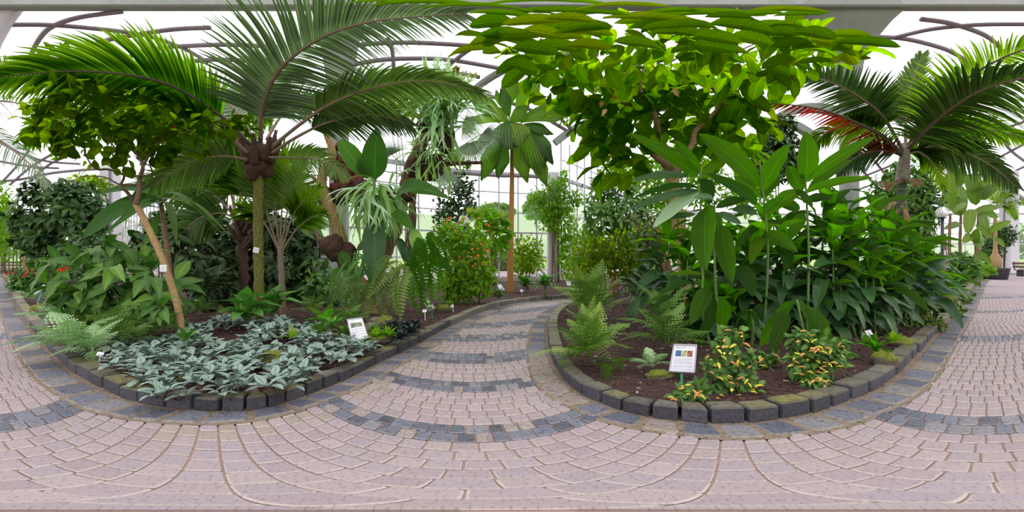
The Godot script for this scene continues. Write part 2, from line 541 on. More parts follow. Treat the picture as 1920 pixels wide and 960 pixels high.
	for c in [C8(136, 138, 150), C8(112, 114, 126), C8(156, 152, 156), C8(184, 168, 158), C8(126, 130, 144), C8(100, 100, 110)]:
		M.cobble.append(relief(mat(c, 0.5, sl, 1.9), sl, 1.6))
	M.cobble_vc = relief(mat(Color(1, 1, 1), 0.55, sl, 1.9), sl, 1.6)
	M.cobble_vc.vertex_color_use_as_albedo = true
	M.kerb = relief(mat(Color(1, 1, 1), 0.75, sl, 1.4), sl, 1.8)
	M.kerb.vertex_color_use_as_albedo = true
	M.joint = relief(mat(C8(170, 146, 136), 0.95, sp, 3.0), sp, 0.6)
	M.mortar = relief(mat(C8(156, 144, 136), 0.95, noise_tex(C8(180, 160, 140), C8(255, 245, 230), 0.08, 14, 256, 1.0, C8(120, 140, 70), 0.02, 0.4), 2.0), sp, 1.0)
	var so = noise_tex(C8(58, 36, 32), C8(130, 88, 78), 0.13, 15, 256, 1.3)
	M.soil = relief(mat(C8(205, 195, 195), 0.95, so, 1.2), so, 8.0)
	M.rock = relief(mat(Color(1, 1, 1), 0.9, sl, 1.5), bn, 3.0)
	M.rock.vertex_color_use_as_albedo = true
	# building
	M.white = mat(C8(214, 210, 216), 0.6)
	M.frame = mat(C8(186, 182, 194), 0.5)
	M.rib = mat(C8(132, 120, 128), 0.5)
	M.beam = mat(C8(150, 158, 148), 0.6, noise_tex(C8(236, 236, 236), C8(255, 255, 255), 0.02, 16), 0.3)
	M.column = mat(C8(206, 206, 208), 0.6)
	M.concrete = mat(C8(190, 178, 172), 0.85, sp, 1.0)
	M.pipe = mat(C8(104, 104, 108), 0.5)
	var gl = StandardMaterial3D.new()
	gl.albedo_color = Color(0.97, 0.97, 0.99, 0.06)
	gl.transparency = BaseMaterial3D.TRANSPARENCY_ALPHA
	gl.roughness = 0.03
	gl.cull_mode = BaseMaterial3D.CULL_DISABLED
	M.glass = gl
	M.black = mat(C8(38, 38, 42), 0.45)
	M.lamp_pole = mat(C8(48, 46, 56), 0.4)
	M.brownpost = mat(C8(120, 86, 76), 0.8)
	M.greenpost = mat(C8(30, 112, 84), 0.5)
	M.alu = mat(C8(178, 174, 180), 0.35)
	M.plate = mat(C8(234, 230, 234), 0.5)
	M.steel = mat(C8(150, 160, 158), 0.4)
	M.wood = mat(C8(168, 160, 164), 0.7, bn, 1.0)
	M.pot = mat(C8(64, 62, 68), 0.6)

# ---------------------------------------------------------------- the setting
const LK := [[2, 512], [8, 521], [14, 530], [20, 548], [34, 578], [56, 612], [86, 650], [126, 690], [166, 716], [222, 745], [280, 760], [335, 768], [430, 773], [482, 769], [530, 757], [600, 733], [658, 708], [722, 676], [792, 641], [840, 614], [890, 591], [935, 575], [1000, 565], [1062, 560], [1130, 555], [1190, 552], [1260, 541], [1330, 524]]
const RK := [[1100, 565], [1068, 572], [1044, 586], [1033, 599], [1029, 612], [1028, 628], [1030, 652], [1035, 675], [1046, 698], [1064, 720], [1087, 739], [1138, 762], [1190, 779], [1290, 793], [1357, 796], [1440, 790], [1525, 776], [1570, 760], [1622, 740], [1650, 726], [1683, 703], [1726, 658], [1757, 624], [1786, 592], [1816, 553], [1832, 531], [1850, 521], [1875, 516], [1890, 513]]
const RBACK := [[1893, 508], [1500, 508], [1390, 520], [1310, 540], [1220, 554], [1140, 559]]
const WALL := [[-500, 52.0], [60, 54.0], [215, 48.0], [400, 25.0], [600, 22.5], [860, 27.7], [1040, 30.0], [1052, 30.4], [1132, 37.0], [1300, 54.0], [1500, 57.0], [1900, 56.0], [2400, 52.0]]
const EAVE := 6.5
const RIDGE := 13.0
const RIDGE_Z := 22.0
var left_poly := PackedVector2Array()
var right_poly := PackedVector2Array()

func ground_line(list) -> Array:
	var a = []
	for p in list:
		a.append(Vector2(p[0], p[1]))
	return smooth_path(a, 6)
func xz(p) -> Vector2:
	var g = G(p.x, p.y)
	return Vector2(g.x, g.z)
func real_of(p) -> Vector2:     # distance on the ground as seen round the camera, in eye heights
	var th = (p.x - 881.0) * TAU / 1920.0
	var d = 1.0 / tan((p.y - 480.0) * PI / 960.0)
	return Vector2(sin(th), cos(th)) * d
# walk along a line of picture points in equal real steps; returns indices as float params
func walk(line, step) -> Array:
	var out = [line[0]]
	var acc = 0.0
	var target = step * rr(0.85, 1.15)
	for i in line.size() - 1:
		var n = 12
		for k in n:
			var a = line[i].lerp(line[i + 1], float(k) / n)
			var b = line[i].lerp(line[i + 1], float(k + 1) / n)
			acc += real_of(a).distance_to(real_of(b))
			if acc >= target:
				acc = 0.0
				target = step * rr(0.82, 1.2)
				out.append(b)
	return out
func zwall(u) -> float:
	for i in WALL.size() - 1:
		if u <= WALL[i + 1][0]:
			# straight between the two knots in plan
			var a = WALL[i]
			var b = WALL[i + 1]
			var t = clampf((u - a[0]) / (b[0] - a[0]), 0.0, 1.0)
			return 1.0 / lerpf(1.0 / a[1], 1.0 / b[1], t)
	return WALL[-1][1]
func roof_at(u, s) -> Vector3:
	var z = lerpf(RIDGE_Z, zwall(u), s)
	return Vector3((u - 960.0) / F * z, RIDGE - (RIDGE - EAVE) * pow(s, 1.7), -z)
func roof_px(u, v, drop = 0.12) -> Vector3:
	var lo = -0.05
	var hi = 1.0
	for k in 24:
		var m = (lo + hi) * 0.5
		var p = roof_at(u, maxf(m, 0.0))
		if 480.0 - (p.y - H) * F / -p.z < v:
			lo = m
		else:
			hi = m
	return roof_at(u, maxf(lo, 0.0)) + Vector3(0, -drop, 0.05)

func build_setting():
	# ground slab and the joints between the pavers
	struct("floor", boxm(Vector3(0, -0.16, -2.5), Vector3(140, 0.3, 36), Basis.IDENTITY), M.joint)
	struct("floor", boxm(Vector3(0, -0.16, -42.75), Vector3(140, 0.3, 44.5), Basis.IDENTITY), M.paver[0])
	struct("ground", boxm(Vector3(0, -0.5, -210), Vector3(700, 0.3, 500)), mat(C8(150, 176, 96), 0.95))
	var lk = ground_line(LK)
	var rk = ground_line(RK)
	for p in lk: left_poly.append(xz(p))
	for u in [1330, 1052, 1040, 860, 600, 400, 215, 60, -60]:
		var z = zwall(u) - 0.4
		left_poly.append(Vector2((u - 960.0) / F * z, -z))
	left_poly.append(Vector2(-47.0, -45.5))
	for p in rk: right_poly.append(xz(p))
	for p in ground_line(RBACK): right_poly.append(xz(p))
	pavement()
	kerb(lk, left_poly, "trim_1", "kerb of dark basalt blocks round the left planting bed")
	kerb(rk, right_poly, "trim_2", "kerb of dark basalt blocks round the right planting bed")
	soil(left_poly, 21, "bark mulch soil of the left planting bed")
	soil(right_poly, 22, "bark mulch soil of the right planting bed")
	glasshouse()

func inside(p, poly) -> bool:
	return Geometry2D.is_point_in_polygon(p, poly)
func pave_cell(st, s0, s1, t0, t1, du, gap, y, round_, col, edge):
	var g = gap
	var n = 1
	var dm = Vector2((s0 + s1) * 0.5, (t0 + t1) * 0.5).length()
	if dm < 0.8: n = 3
	if dm < 0.3: n = 6
	var th0 = atan2((s0 + s1) * 0.5, (t0 + t1) * 0.5)
	var mp = func(s, t, yy):
		var th = atan2(s, t)
		th = th0 + wrapf(th - th0, -PI, PI)
		var u = 881.0 + th * 1920.0 / TAU + du
		var v = 480.0 + atan2(1.0, Vector2(s, t).length()) * 960.0 / PI
		var z = F * H / (v - 480.0)
		return Vector3((u - 960.0) * z / F, yy, -z)
	var a = s0 + g
	var b = s1 - g
	var c = t0 + g
	var d = t1 - g
	var r = minf(b - a, d - c) * round_
	var rim = []
	# outline, corners cut
	for k in n + 1: rim.append(Vector2(lerpf(a + r, b - r, float(k) / n), c))
	for k in n + 1: rim.append(Vector2(b, lerpf(c + r, d - r, float(k) / n)))
	for k in n + 1: rim.append(Vector2(lerpf(b - r, a + r, float(k) / n), d))
	for k in n + 1: rim.append(Vector2(a, lerpf(d - r, c + r, float(k) / n)))
	var cen = Vector2((a + b) * 0.5, (c + d) * 0.5)
	var top = []
	var low = []
	for p in rim:
		var i = p.lerp(cen, 0.07)
		top.append(mp.call(i.x, i.y, y))
		low.append([mp.call(p.x, p.y, y - 0.008), mp.call(p.x, p.y, -0.02)])
	var mid = mp.call(cen.x, cen.y, y + 0.002)
	st.set_smooth_group(-1)
	var m = rim.size()
	for k in m:
		var k2 = (k + 1) % m
		st.set_color(col)
		tri(st, mid, top[k2], top[k])
		st.set_color(edge)
		quad(st, top[k], top[k2], low[k2][0], low[k][0])
		st.set_color(col * 0.8)
		quad(st, low[k][0], low[k2][0], low[k2][1], low[k][1])
	return mid

func pavement():
	var floor_ = get_node("floor")
	var lbig = Geometry2D.offset_polygon(left_poly, 0.22)[0]
	var rbig = Geometry2D.offset_polygon(right_poly, 0.22)[0]
	var lmoss = Geometry2D.offset_polygon(left_poly, 0.75)[0]
	var cells = []
	var rows = []
	var bands = [[0.4536, 0.589], [0.9, 1.03], [1.27, 1.46], [1.73, 1.92], [2.12, 2.32], [2.62, 2.82], [3.2, 3.42], [-0.64, -0.49], [-1.86, -1.70], [-2.87, -2.75], [-3.9, -3.7]]
	var t = 0.0
	for sgn in [1.0, -1.0]:
		t = 0.015 * sgn
		while t < 4.3:
			var band = false
			var step = 0.0625 if sgn > 0 else 0.066
			for b in bands:
				var lo = b[0] if sgn > 0 else -b[1]
				var hi = b[1] if sgn > 0 else -b[0]
				if sgn * b[0] > 0 and t + 0.03 > lo and t + 0.03 < hi:
					band = true
					step = (hi - lo) / maxf(1.0, round((hi - lo) / 0.067))
			rows.append([sgn * t if sgn > 0 else -(t + step), sgn * (t + step) if sgn > 0 else -t, band])
			t += step
	for r in rows:
		var s = -4.3 + rr(0, 0.07)
		while s < 4.3:
			var w = 0.072 * rr(0.97, 1.03)
			if r[2]: w = 0.066 * rr(0.75, 1.3)
			var c = Vector2(s + w * 0.5, (r[0] + r[1]) * 0.5)
			var dd = c.length()
			if dd < 4.3 and dd > 0.012:
				cells.append([s, s + w, r[0], r[1], r[2], c])
			s += w
	var list = []
	for k in cells:
		var c = k[5]
		var th = atan2(c.x, c.y)
		var v = 480.0 + atan2(1.0, c.length()) * 960.0 / PI
		for du in [-1920.0, 0.0, 1920.0]:
			var u = 881.0 + th * 1920.0 / TAU + du
			if u < -420 or u > 2340: continue
			var z = F * H / (v - 480.0)
			var p = Vector2((u - 960.0) * z / F, -z)
			if inside(p, lbig) or inside(p, rbig): continue
			list.append([k, du, z, u, inside(p, lmoss) and p.x > -3.2 and rng.randf() < 0.75])
	list.sort_custom(func(a, b): return a[2] < b[2])
	var rim_ = C8(203, 193, 187).srgb_to_linear()
	var tone = func(cob, moss):
		if cob: return (M.cobble[[0, 1, 2, 4, 5, 0, 1, 4, 3][rng.randi() % 9]].albedo_color).srgb_to_linear() * rr(0.9, 1.1)
		return (M.paver_moss[rng.randi() % 2].albedo_color if moss else M.paver[rng.randi() % 5].albedo_color).srgb_to_linear() * rr(0.96, 1.04)
	var st1 = new_st()
	var st2 = new_st()
	var np = 0
	var nc = 0
	for e in list:
		var k = e[0]
		var cob = k[4]
		var y = 0.004 + rr(-0.0015, 0.0015)
		var gp = clampf(0.0032 * k[5].length() / 0.35, 0.0009, 0.0034)
		var inview = e[3] > -20 and e[3] < 1940
		if (not cob and np < 300 and inview) or (cob and nc < 220 and inview):
			var st = new_st()
			var col = tone.call(cob, e[4])
			pave_cell(st, k[0], k[1], k[2], k[3], e[1], gp if not cob else 0.0026, y + (0.004 * rng.randf() if cob else 0.0), 0.04 if not cob else 0.12, col, rim_ if not cob else col.lerp(rim_, 0.4))
			if cob:
				nc += 1
				part("cobble", done(st), M.cobble_vc, floor_)
			else:
				np += 1
				part("paver", done(st), M.paver_vc, floor_)
		else:
			var st = st2 if cob else st1
			var col = tone.call(cob, e[4])
			pave_cell(st, k[0], k[1], k[2], k[3], e[1], gp if not cob else 0.0026, y, 0.04 if not cob else 0.12, col, rim_ if not cob else col.lerp(rim_, 0.4))
	stuff(part("distant_pavers", done(st1), M.paver_vc, floor_))
	stuff(part("distant_cobbles", done(st2), M.cobble_vc, floor_))

func kerb(line, poly, called, about):
	var w = walk(line, 0.118)
	var top = new_st()
	# mortar bed under the stones and the edging setts
	var n = line.size()
	var outw = func(i, arr):
		var a = xz(arr[maxi(i - 1, 0)])
		var b = xz(arr[mini(i + 1, arr.size() - 1)])
		var d = (b - a).normalized()
		var nn = Vector2(d.y, -d.x)
		if inside(xz(arr[i]) + nn * 0.05, poly): nn = -nn
		return nn
	for i in n - 1:
		var a = xz(line[i])
		var b = xz(line[i + 1])
		var na = outw.call(i, line)
		var nb = outw.call(i + 1, line)
		var V = func(p, y): return Vector3(p.x, y, p.y)
		quad(top, V.call(a - na * 0.22, 0.006), V.call(b - nb * 0.22, 0.006), V.call(b + nb * 0.40, 0.006), V.call(a + na * 0.40, 0.006))
	var root = struct(called, done(top), M.mortar)
	root.set_meta("label", about)
	for i in w.size() - 1:
		var a = xz(w[i])
		var b = xz(w[i + 1])
		var na = outw.call(i, w)
		var nb = outw.call(i + 1, w)
		var L = a.distance_to(b)
		var gp = 0.06
		var a2 = a.lerp(b, gp)
		var b2 = b.lerp(a, gp)
		var h = 0.15 * rr(0.9, 1.08)
		var mossy = pow(rng.randf(), 1.6) * 0.9
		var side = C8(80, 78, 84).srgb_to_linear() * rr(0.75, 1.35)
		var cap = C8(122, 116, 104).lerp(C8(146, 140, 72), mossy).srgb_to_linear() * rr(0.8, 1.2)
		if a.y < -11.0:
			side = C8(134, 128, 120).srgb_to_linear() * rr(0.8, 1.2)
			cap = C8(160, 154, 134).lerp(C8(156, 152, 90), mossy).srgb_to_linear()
		var st = new_st()
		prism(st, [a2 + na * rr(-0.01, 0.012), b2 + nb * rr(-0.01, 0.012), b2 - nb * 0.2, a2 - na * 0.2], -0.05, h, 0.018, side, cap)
		part("kerb_stone", done(st), M.kerb, root)
	var w2 = walk(line, 0.122)
	for i in w2.size() - 1:
		var a = xz(w2[i])
		var b = xz(w2[i + 1])
		var na = outw.call(i, w2)
		var nb = outw.call(i + 1, w2)
		var gp = 0.09
		var a2 = a.lerp(b, gp)
		var b2 = b.lerp(a, gp)
		var st = new_st()
		var c = [C8(128, 130, 142), C8(112, 114, 126), C8(150, 146, 148), C8(166, 152, 142), C8(104, 108, 122)][rng.randi() % 5].srgb_to_linear()
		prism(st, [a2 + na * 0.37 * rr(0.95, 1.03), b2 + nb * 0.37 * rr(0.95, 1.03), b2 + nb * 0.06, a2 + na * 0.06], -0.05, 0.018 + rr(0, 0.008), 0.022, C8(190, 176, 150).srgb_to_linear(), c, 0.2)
		part("edging_sett", done(st), M.kerb, root)
# an upright prism over a quadrilateral with rounded corners and a chamfered top
func prism(st, q, y0, y1, bev, side, cap, rnd = 0.12):
	st.set_smooth_group(-1)
	var cen = (q[0] + q[1] + q[2] + q[3]) * 0.25
	var rim = []
	for k in 4:
		var p = q[k]
		var pa = q[(k + 3) % 4]
		var pb = q[(k + 1) % 4]
		rim.append(p.lerp(pa, rnd)); rim.append(p.lerp(pa, rnd * 0.3).lerp(p.lerp(pb, rnd * 0.3), 0.5)); rim.append(p.lerp(pb, rnd))
	var m = rim.size()
	var V = func(p, y): return Vector3(p.x, y, p.y)
	var ins = func(p): return p.move_toward(cen, minf(bev, p.distance_to(cen) * 0.25))
	var jig = []
	for k in m: jig.append(rr(-0.12, 0.12) * bev)
	var cy = y1 + rr(0.0, 0.3) * bev
	for k in m:
		var k2 = (k + 1) % m
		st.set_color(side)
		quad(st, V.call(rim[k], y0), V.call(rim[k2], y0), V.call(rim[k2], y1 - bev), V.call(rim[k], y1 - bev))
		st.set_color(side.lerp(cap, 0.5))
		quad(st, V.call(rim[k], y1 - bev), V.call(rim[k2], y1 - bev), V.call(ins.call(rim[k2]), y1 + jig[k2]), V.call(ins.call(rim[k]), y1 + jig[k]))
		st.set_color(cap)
		tri(st, V.call(ins.call(rim[k]), y1 + jig[k]), V.call(ins.call(rim[k2]), y1 + jig[k2]), V.call(cen, cy))

func soil(poly, seed_, about):
	var small = Geometry2D.offset_polygon(poly, -0.12)[0]
	var idx = Geometry2D.triangulate_polygon(small)
	var st = new_st()
	for i in range(0, idx.size(), 3):
		for k in [0, 1, 2]:
			var p = small[idx[i + k]]
			st.add_vertex(Vector3(p.x, 0.11, p.y))
	var s = part(numbered("soil"), done(st), M.soil, self)
	s.set_meta("kind", "stuff")
	s.set_meta("label", about)
	s.set_meta("category", "soil")
	# bark chips lying on it, near the eye
	var xfs = []
	var cols = []
	rng.seed = seed_
	var tries = 0
	while xfs.size() < 5200 and tries < 60000:
		tries += 1
		var p = Vector2(rr(-9, 9), -rr(4.6, 15.0))
		if not inside(p, small): continue
		var b = Basis.from_euler(Vector3(rr(-0.5, 0.5), rr(0, TAU), rr(-0.5, 0.5))).scaled(Vector3(rr(0.5, 1.6), 0.6, rr(0.5, 1.4)))
		xfs.append(Transform3D(b, Vector3(p.x, 0.116, p.y)))
		var c = [Color(0.07, 0.03, 0.025), Color(0.13, 0.06, 0.045), Color(0.03, 0.016, 0.013), Color(0.42, 0.30, 0.24)][0 if rng.randf() < 0.5 else (1 if rng.randf() < 0.6 else (2 if rng.randf() < 0.8 else 3))]
		cols.append(c)
	var m = mat(Color(1, 1, 1), 0.95)
	m.vertex_color_use_as_albedo = true
	swarm("bark_chips", boxm(Vector3.ZERO, Vector3(0.045, 0.018, 0.026)), m, xfs, cols, s)

func sweep(st, w, wid, hgt):
	st.set_smooth_group(-1)
	var rings = []
	for i in w.size():
		var t = (w[mini(i + 1, w.size() - 1)] - w[maxi(i - 1, 0)]).normalized()
		var n = t.cross(Vector3(0, 0, 1)).normalized()
		var b = t.cross(n).normalized()
		var r = []
		for e in [[-1, -1], [1, -1], [1, 1], [-1, 1]]:
			r.append(w[i] + n * e[0] * hgt * 0.5 + b * e[1] * wid * 0.5)
		rings.append(r)
	for i in w.size() - 1:
		for k in 4:
			quad(st, rings[i][k], rings[i][(k + 1) % 4], rings[i + 1][(k + 1) % 4], rings[i + 1][k])
func glasshouse():
	var nw = 0
	# glass walls: low plinth, frame, a pane in every opening
	var path = []
	for k in WALL:
		path.append(Vector3((k[0] - 960.0) / F * k[1], 0, -k[1]))
	path.push_front(Vector3(path[0].x, 0, 12)); 
	path.append(Vector3(path[-1].x, 0, 12))
	var base_rows = [0.35, 1.55, 3.0, 4.2, 5.4, EAVE]
	for i in path.size() - 1:
		var a = path[i]
		var b = path[i + 1]
		var L = a.distance_to(b)
		var rows = base_rows.duplicate()
		if absf(a.x - path[8].x) < 0.1 and absf(a.z - path[8].z) < 0.1:
			rows.append(7.7); rows.append(8.9)
		var far_ = minf(a.length(), b.length()) > 40 or i == 0 or i == path.size() - 2
		var n = maxi(1, int(round(L / (2.6 if far_ else 1.32))))
		if L < 0.6: n = 1
		if i == 0 or i == path.size() - 2: n = 6
		var st = new_st()
		bar(st, a + Vector3(0, 0.16, 0), b + Vector3(0, 0.16, 0), 0.3, 0.36)
		var wall_ = struct("wall_back" if nw == 0 else "wall_back_%03d" % nw, done(st), M.concrete)
		var win = struct("window_%d" % (nw + 1), boxm((a + b) * 0.5 + Vector3(0, EAVE + 0.08, 0), Vector3(0.001, 0.001, 0.001)), M.frame)
		var d = (b - a) / n
		var sf = new_st()
		bar(sf, a + Vector3(0, EAVE, 0), b + Vector3(0, EAVE, 0), 0.16, 0.24)
		win.mesh = done(sf)
		var wm = 0.06 if not far_ else 0.09
		for r in rows.size() - 1:
			part("frame", barm(a + Vector3(0, rows[r], 0), b + Vector3(0, rows[r], 0), 0.07, wm if r != 2 else wm * 1.6), M.frame, win)
		for k in n + 1:
			part("mullion", barm(a + d * k + Vector3(0, 0.3, 0), a + d * k + Vector3(0, rows[-1], 0), wm, 0.08), M.frame, win)
		for k in n:
			for r in rows.size() - 1:
				var p = new_st()
				var q0 = a + d * k
				var q1 = a + d * (k + 1)
				quad(p, q0 + Vector3(0, rows[r], 0), q1 + Vector3(0, rows[r], 0), q1 + Vector3(0, rows[r + 1], 0), q0 + Vector3(0, rows[r + 1], 0))
				part("pane", done(p), M.glass, win)
		nw += 1
	# roof: panes from the ridge down to the eaves, and the same behind the camera
	var rs = new_st()
	bar(rs, Vector3(-62, 13.32, -RIDGE_Z), Vector3(62, 13.32, -RIDGE_Z), 0.55, 0.8)
	var roof = struct("ceiling", done(rs), M.beam)
	for i in WALL.size() - 1:
		var u0 = WALL[i][0]
		var u1 = WALL[i + 1][0]
		var n = maxi(1, int(ceil((u1 - u0) / 130.0)))
		for k in n:
			for r in 6:
				var ua = lerpf(u0, u1, float(k) / n)
				var ub = lerpf(u0, u1, float(k + 1) / n)
				var p = new_st()
				quad(p, roof_at(ua, r / 6.0), roof_at(ub, r / 6.0), roof_at(ub, (r + 1) / 6.0), roof_at(ua, (r + 1) / 6.0))
				part("pane", done(p), M.glass, roof)
	for k in 6:
		for r in 3:
			var p = new_st()
			var f = func(x, s): return Vector3(lerpf(-62, 62, x / 6.0), RIDGE - 6.5 * pow(s, 1.7), lerpf(-RIDGE_Z, 12, s))
			quad(p, f.call(k, r / 3.0), f.call(k + 1, r / 3.0), f.call(k + 1, (r + 1) / 3.0), f.call(k, (r + 1) / 3.0))
			part("pane", done(p), M.glass, roof)
	# curved glazing bars under the panes
	var ribs = [
		[[[58, 104], [75, 70], [100, 46], [150, 29], [230, 18]], 0.13], [[[-40, 44], [0, 43], [90, 43], [180, 50], [270, 62], [340, 85], [390, 112]], 0.07],
		[[[150, 96], [190, 75], [265, 60], [330, 51], [395, 48]], 0.08], [[[240, 104], [300, 87], [360, 82], [430, 80], [520, 84]], 0.05],
		[[[330, 116], [400, 108], [480, 112], [560, 128]], 0.05], [[[727, 66], [735, 88], [738, 112], [739, 145], [738, 200]], 0.2],
		[[[640, 84], [700, 78], [760, 76], [820, 78], [890, 83], [930, 90]], 0.05], [[[660, 118], [720, 108], [800, 106], [860, 111], [940, 125]], 0.06],
		[[[660, 146], [760, 136], [850, 134], [900, 141]], 0.06], [[[800, 160], [833, 132], [855, 108], [890, 84], [930, 70]], 0.14],
		[[[870, 182], [890, 164], [920, 142], [960, 121], [1000, 108], [1060, 99], [1120, 96]], 0.42],
		[[[1560, 60], [1640, 65], [1700, 70], [1760, 85], [1790, 98], [1840, 128]], 0.08], [[[1675, 67], [1740, 52], [1800, 45], [1860, 42], [1960, 42]], 0.06],
		[[[1725, 32], [1780, 40], [1840, 60], [1870, 83], [1890, 115], [1896, 150]], 0.13], [[[1800, 106], [1818, 125], [1830, 145]], 0.06],
		[[[1030, 195], [1060, 228], [1080, 245]], 0.07], [[[880, 163], [960, 190], [1000, 205], [1060, 240]], 0.07],
		[[[0, 260], [40, 285], [90, 300], [150, 305]], 0.1], [[[0, 338], [40, 334], [100, 322], [160, 316], [200, 314]], 0.25], [[[0, 344], [30, 312], [55, 280]], 0.1], [[[20, 344], [60, 310], [110, 280]], 0.08], [[[55, 338], [95, 305], [140, 285]], 0.08], [[[0, 300], [60, 310], [110, 313]], 0.08],
		[[[1590, 340], [1640, 320], [1690, 300]], 0.08], [[[1590, 360], [1640, 342], [1700, 320]], 0.08], [[[1590, 380], [1650, 362], [1720, 345]], 0.25], [[[1610, 310], [1640, 345], [1660, 380]], 0.08], [[[1640, 300], [1670, 340], [1690, 375]], 0.08],
		[[[1780, 250], [1820, 290], [1880, 345], [1930, 380]], 0.5], [[[1820, 240], [1850, 280], [1890, 318]], 0.1], [[[1860, 230], [1890, 275], [1920, 300]], 0.1], [[[1760, 320], [1820, 275], [1880, 240], [1930, 222]], 0.1], [[[1800, 340], [1860, 300], [1930, 262]], 0.1], [[[1850, 350], [1890, 325], [1930, 305]], 0.1],
		[[[480, 165], [540, 172], [590, 180]], 0.16], [[[490, 200], [560, 205], [600, 214]], 0.08], [[[850, 322], [905, 328], [960, 326], [1040, 329]], 0.14],
	]
	for r in ribs:
		var pts = []
		for q in r[0]:
			pts.append(Vector2(q[0], q[1]))
		var w = []
		for q in smooth_path(pts, 5):
			w.append(roof_px(q.x, q.y))
			r[1] = maxf(r[1], 0.21)
		part("glazing_bar", tubem(w, r[1] * 0.5, r[1] * 0.5, 6), M.rib if r[1] < 0.3 else M.beam, roof)
	# columns that flare into the roof
	for c in [[636, 22.3, 0.34, 7.4, 2.8], [1592, 22.3, 0.28, 9.4, 9.0], [-30, 22.3, 0.2, 9.6, 8.0]]:
		var at = P(c[0], 480, c[1])
		var st = new_st()
		var prof = []
		for k in 16:
			var y = 13.3 * k / 15.0
			prof.append([y, c[2] * (1.0 + c[4] * pow(maxf(0.0, (y - c[3]) / (13.3 - c[3])), 2.0))])
		for k in 15:
			var q = func(i, sx, sz): return Vector3(at.x + sx * prof[i][1], prof[i][0], at.z + sz * c[2])
			for e in [[[-1, 1], [1, 1]], [[1, 1], [1, -1]], [[1, -1], [-1, -1]], [[-1, -1], [-1, 1]]]:
				quad(st, q.call(k, e[0][0], e[0][1]), q.call(k, e[1][0], e[1][1]), q.call(k + 1, e[1][0], e[1][1]), q.call(k + 1, e[0][0], e[0][1]))
		st.set_smooth_group(-1)
		struct("column", done(st), M.beam if c[0] > 100 else M.white)
	# the big grey arch that comes down over the middle of the right bed
	for a in [[[[1440, 232], [1490, 206], [1550, 205], [1600, 226], [1640, 260]], 0.5, 30.0], [[[1530, 260], [1500, 240], [1480, 232]], 0.4, 30.0], [[[1040, 268], [1070, 246], [1110, 226], [1170, 208], [1260, 200]], 0.38, 29.0]]:
		var pts = []
		for q in a[0]: pts.append(P(q[0], q[1], a[2]))
		var st = new_st()
		sweep(st, smooth_path(pts, 6), 0.5, a[1])
		struct("roof_beam", done(st), M.beam)
	# white wall pillars with their rain pipes
	for c in [[1037, 28.6, 0.34, 6.6, 1047], [207, 30.0, 0.42, 7.2, 206], [1892, 42.0, 0.5, 9.0, 1883], [1581, 40.0, 0.35, 7.0, 1590]]:
		var at = P(c[0], 480, c[1])
		var pl = struct("pillar", boxm(Vector3(at.x, c[3] * 0.5, at.z), Vector3(c[2] * 2.0, c[3], c[2] * 2.0)), M.column)
		var pp = P(c[4], 480, c[1] - c[2] * 1.2)
		part("rain_pipe", tubem([Vector3(pp.x, 0.1, pp.z), Vector3(pp.x, c[3] * 0.95, pp.z)], 0.07, 0.07, 8), M.pipe, pl)

func barm(a, b, w, h) -> ArrayMesh:
	var st = new_st()
	bar(st, a, b, w, h)
	return done(st)

# ---------------------------------------------------------------- plant builders
func crown_point(c, z) -> Array:
	var d = rdir()
	var r = pow(rng.randf(), 0.42)
	var zz = c[4] if c.size() > 4 else z
	var k = zz / F
	var dep = c[5] if c.size() > 5 else 0.7
	var q = Vector3(d.x * c[2] * k, d.y * c[3] * k, d.z * (c[2] + c[3]) * 0.5 * dep * k) * r
	return [P(c[0], c[1], zz) + q, (Vector3(d.x, d.y, d.z) + Vector3(0, 0.35, 0)).normalized(), zz]
func pick_crown(crowns) -> Array:
	var tot = 0.0
	for c in crowns: tot += c[2] * c[3]
	var x = rng.randf() * tot
	for c in crowns:
		x -= c[2] * c[3]
		if x <= 0.0: return c
	return crowns[-1]
func crown_leaves(t, crowns, z, o):
	# o: set, meshes, n, px, whorl, droop, most, called
	var list = []
	var n = o.n
	var wh = o.get("whorl", 1)
	var tips = []
	while list.size() < n:
		var cp = crown_point(pick_crown(crowns), z)
		var out = cp[1]
		tips.append(cp[0])
		var ph = rr(0, TAU)
		for k in wh:
			var a = ph + TAU * k / wh + rr(-0.3, 0.3)
			var side = out.cross(Vector3(0.3, 1, 0.2)).normalized()
			var s2 = out.cross(side)
			var dir = (out * rr(0.1, 0.55) + (side * cos(a) + s2 * sin(a)) * (1.0 if wh > 1 else 0.8) + Vector3.DOWN * o.get("droop", 0.35)).normalized()
			if wh == 1:
				dir = (rdir() + out * 0.5 + Vector3.DOWN * o.get("droop", 0.35)).normalized()
			var up = (out + Vector3(0, 0.8, 0.4)).normalized()
			list.append(aim(cp[0], dir, up, o.px * cp[2] / F * rr(0.7, 1.2)))
	flush(t, list, o.meshes, M[o.set], M[o.set + "_mm"], o.get("most", 120), o.get("called", "leaf"), "foliage")
	return tips
func stems(t, base, crowns, z, n, r, m, spread = 0.2):
	for i in n:
		var c = pick_crown(crowns)
		var top = crown_point(c, z)[0]
		var b = base + Vector3(rr(-spread, spread), 0, rr(-spread, spread) * 0.6)
		var mid = b.lerp(top, 0.5) + Vector3((b.x - top.x) * 0.25 + rr(-0.1, 0.1), 0.05, 0)
		part("stem", tubem(smooth_path([b, mid, top], 4), r * rr(0.7, 1.1), r * 0.35, 6), m, t)
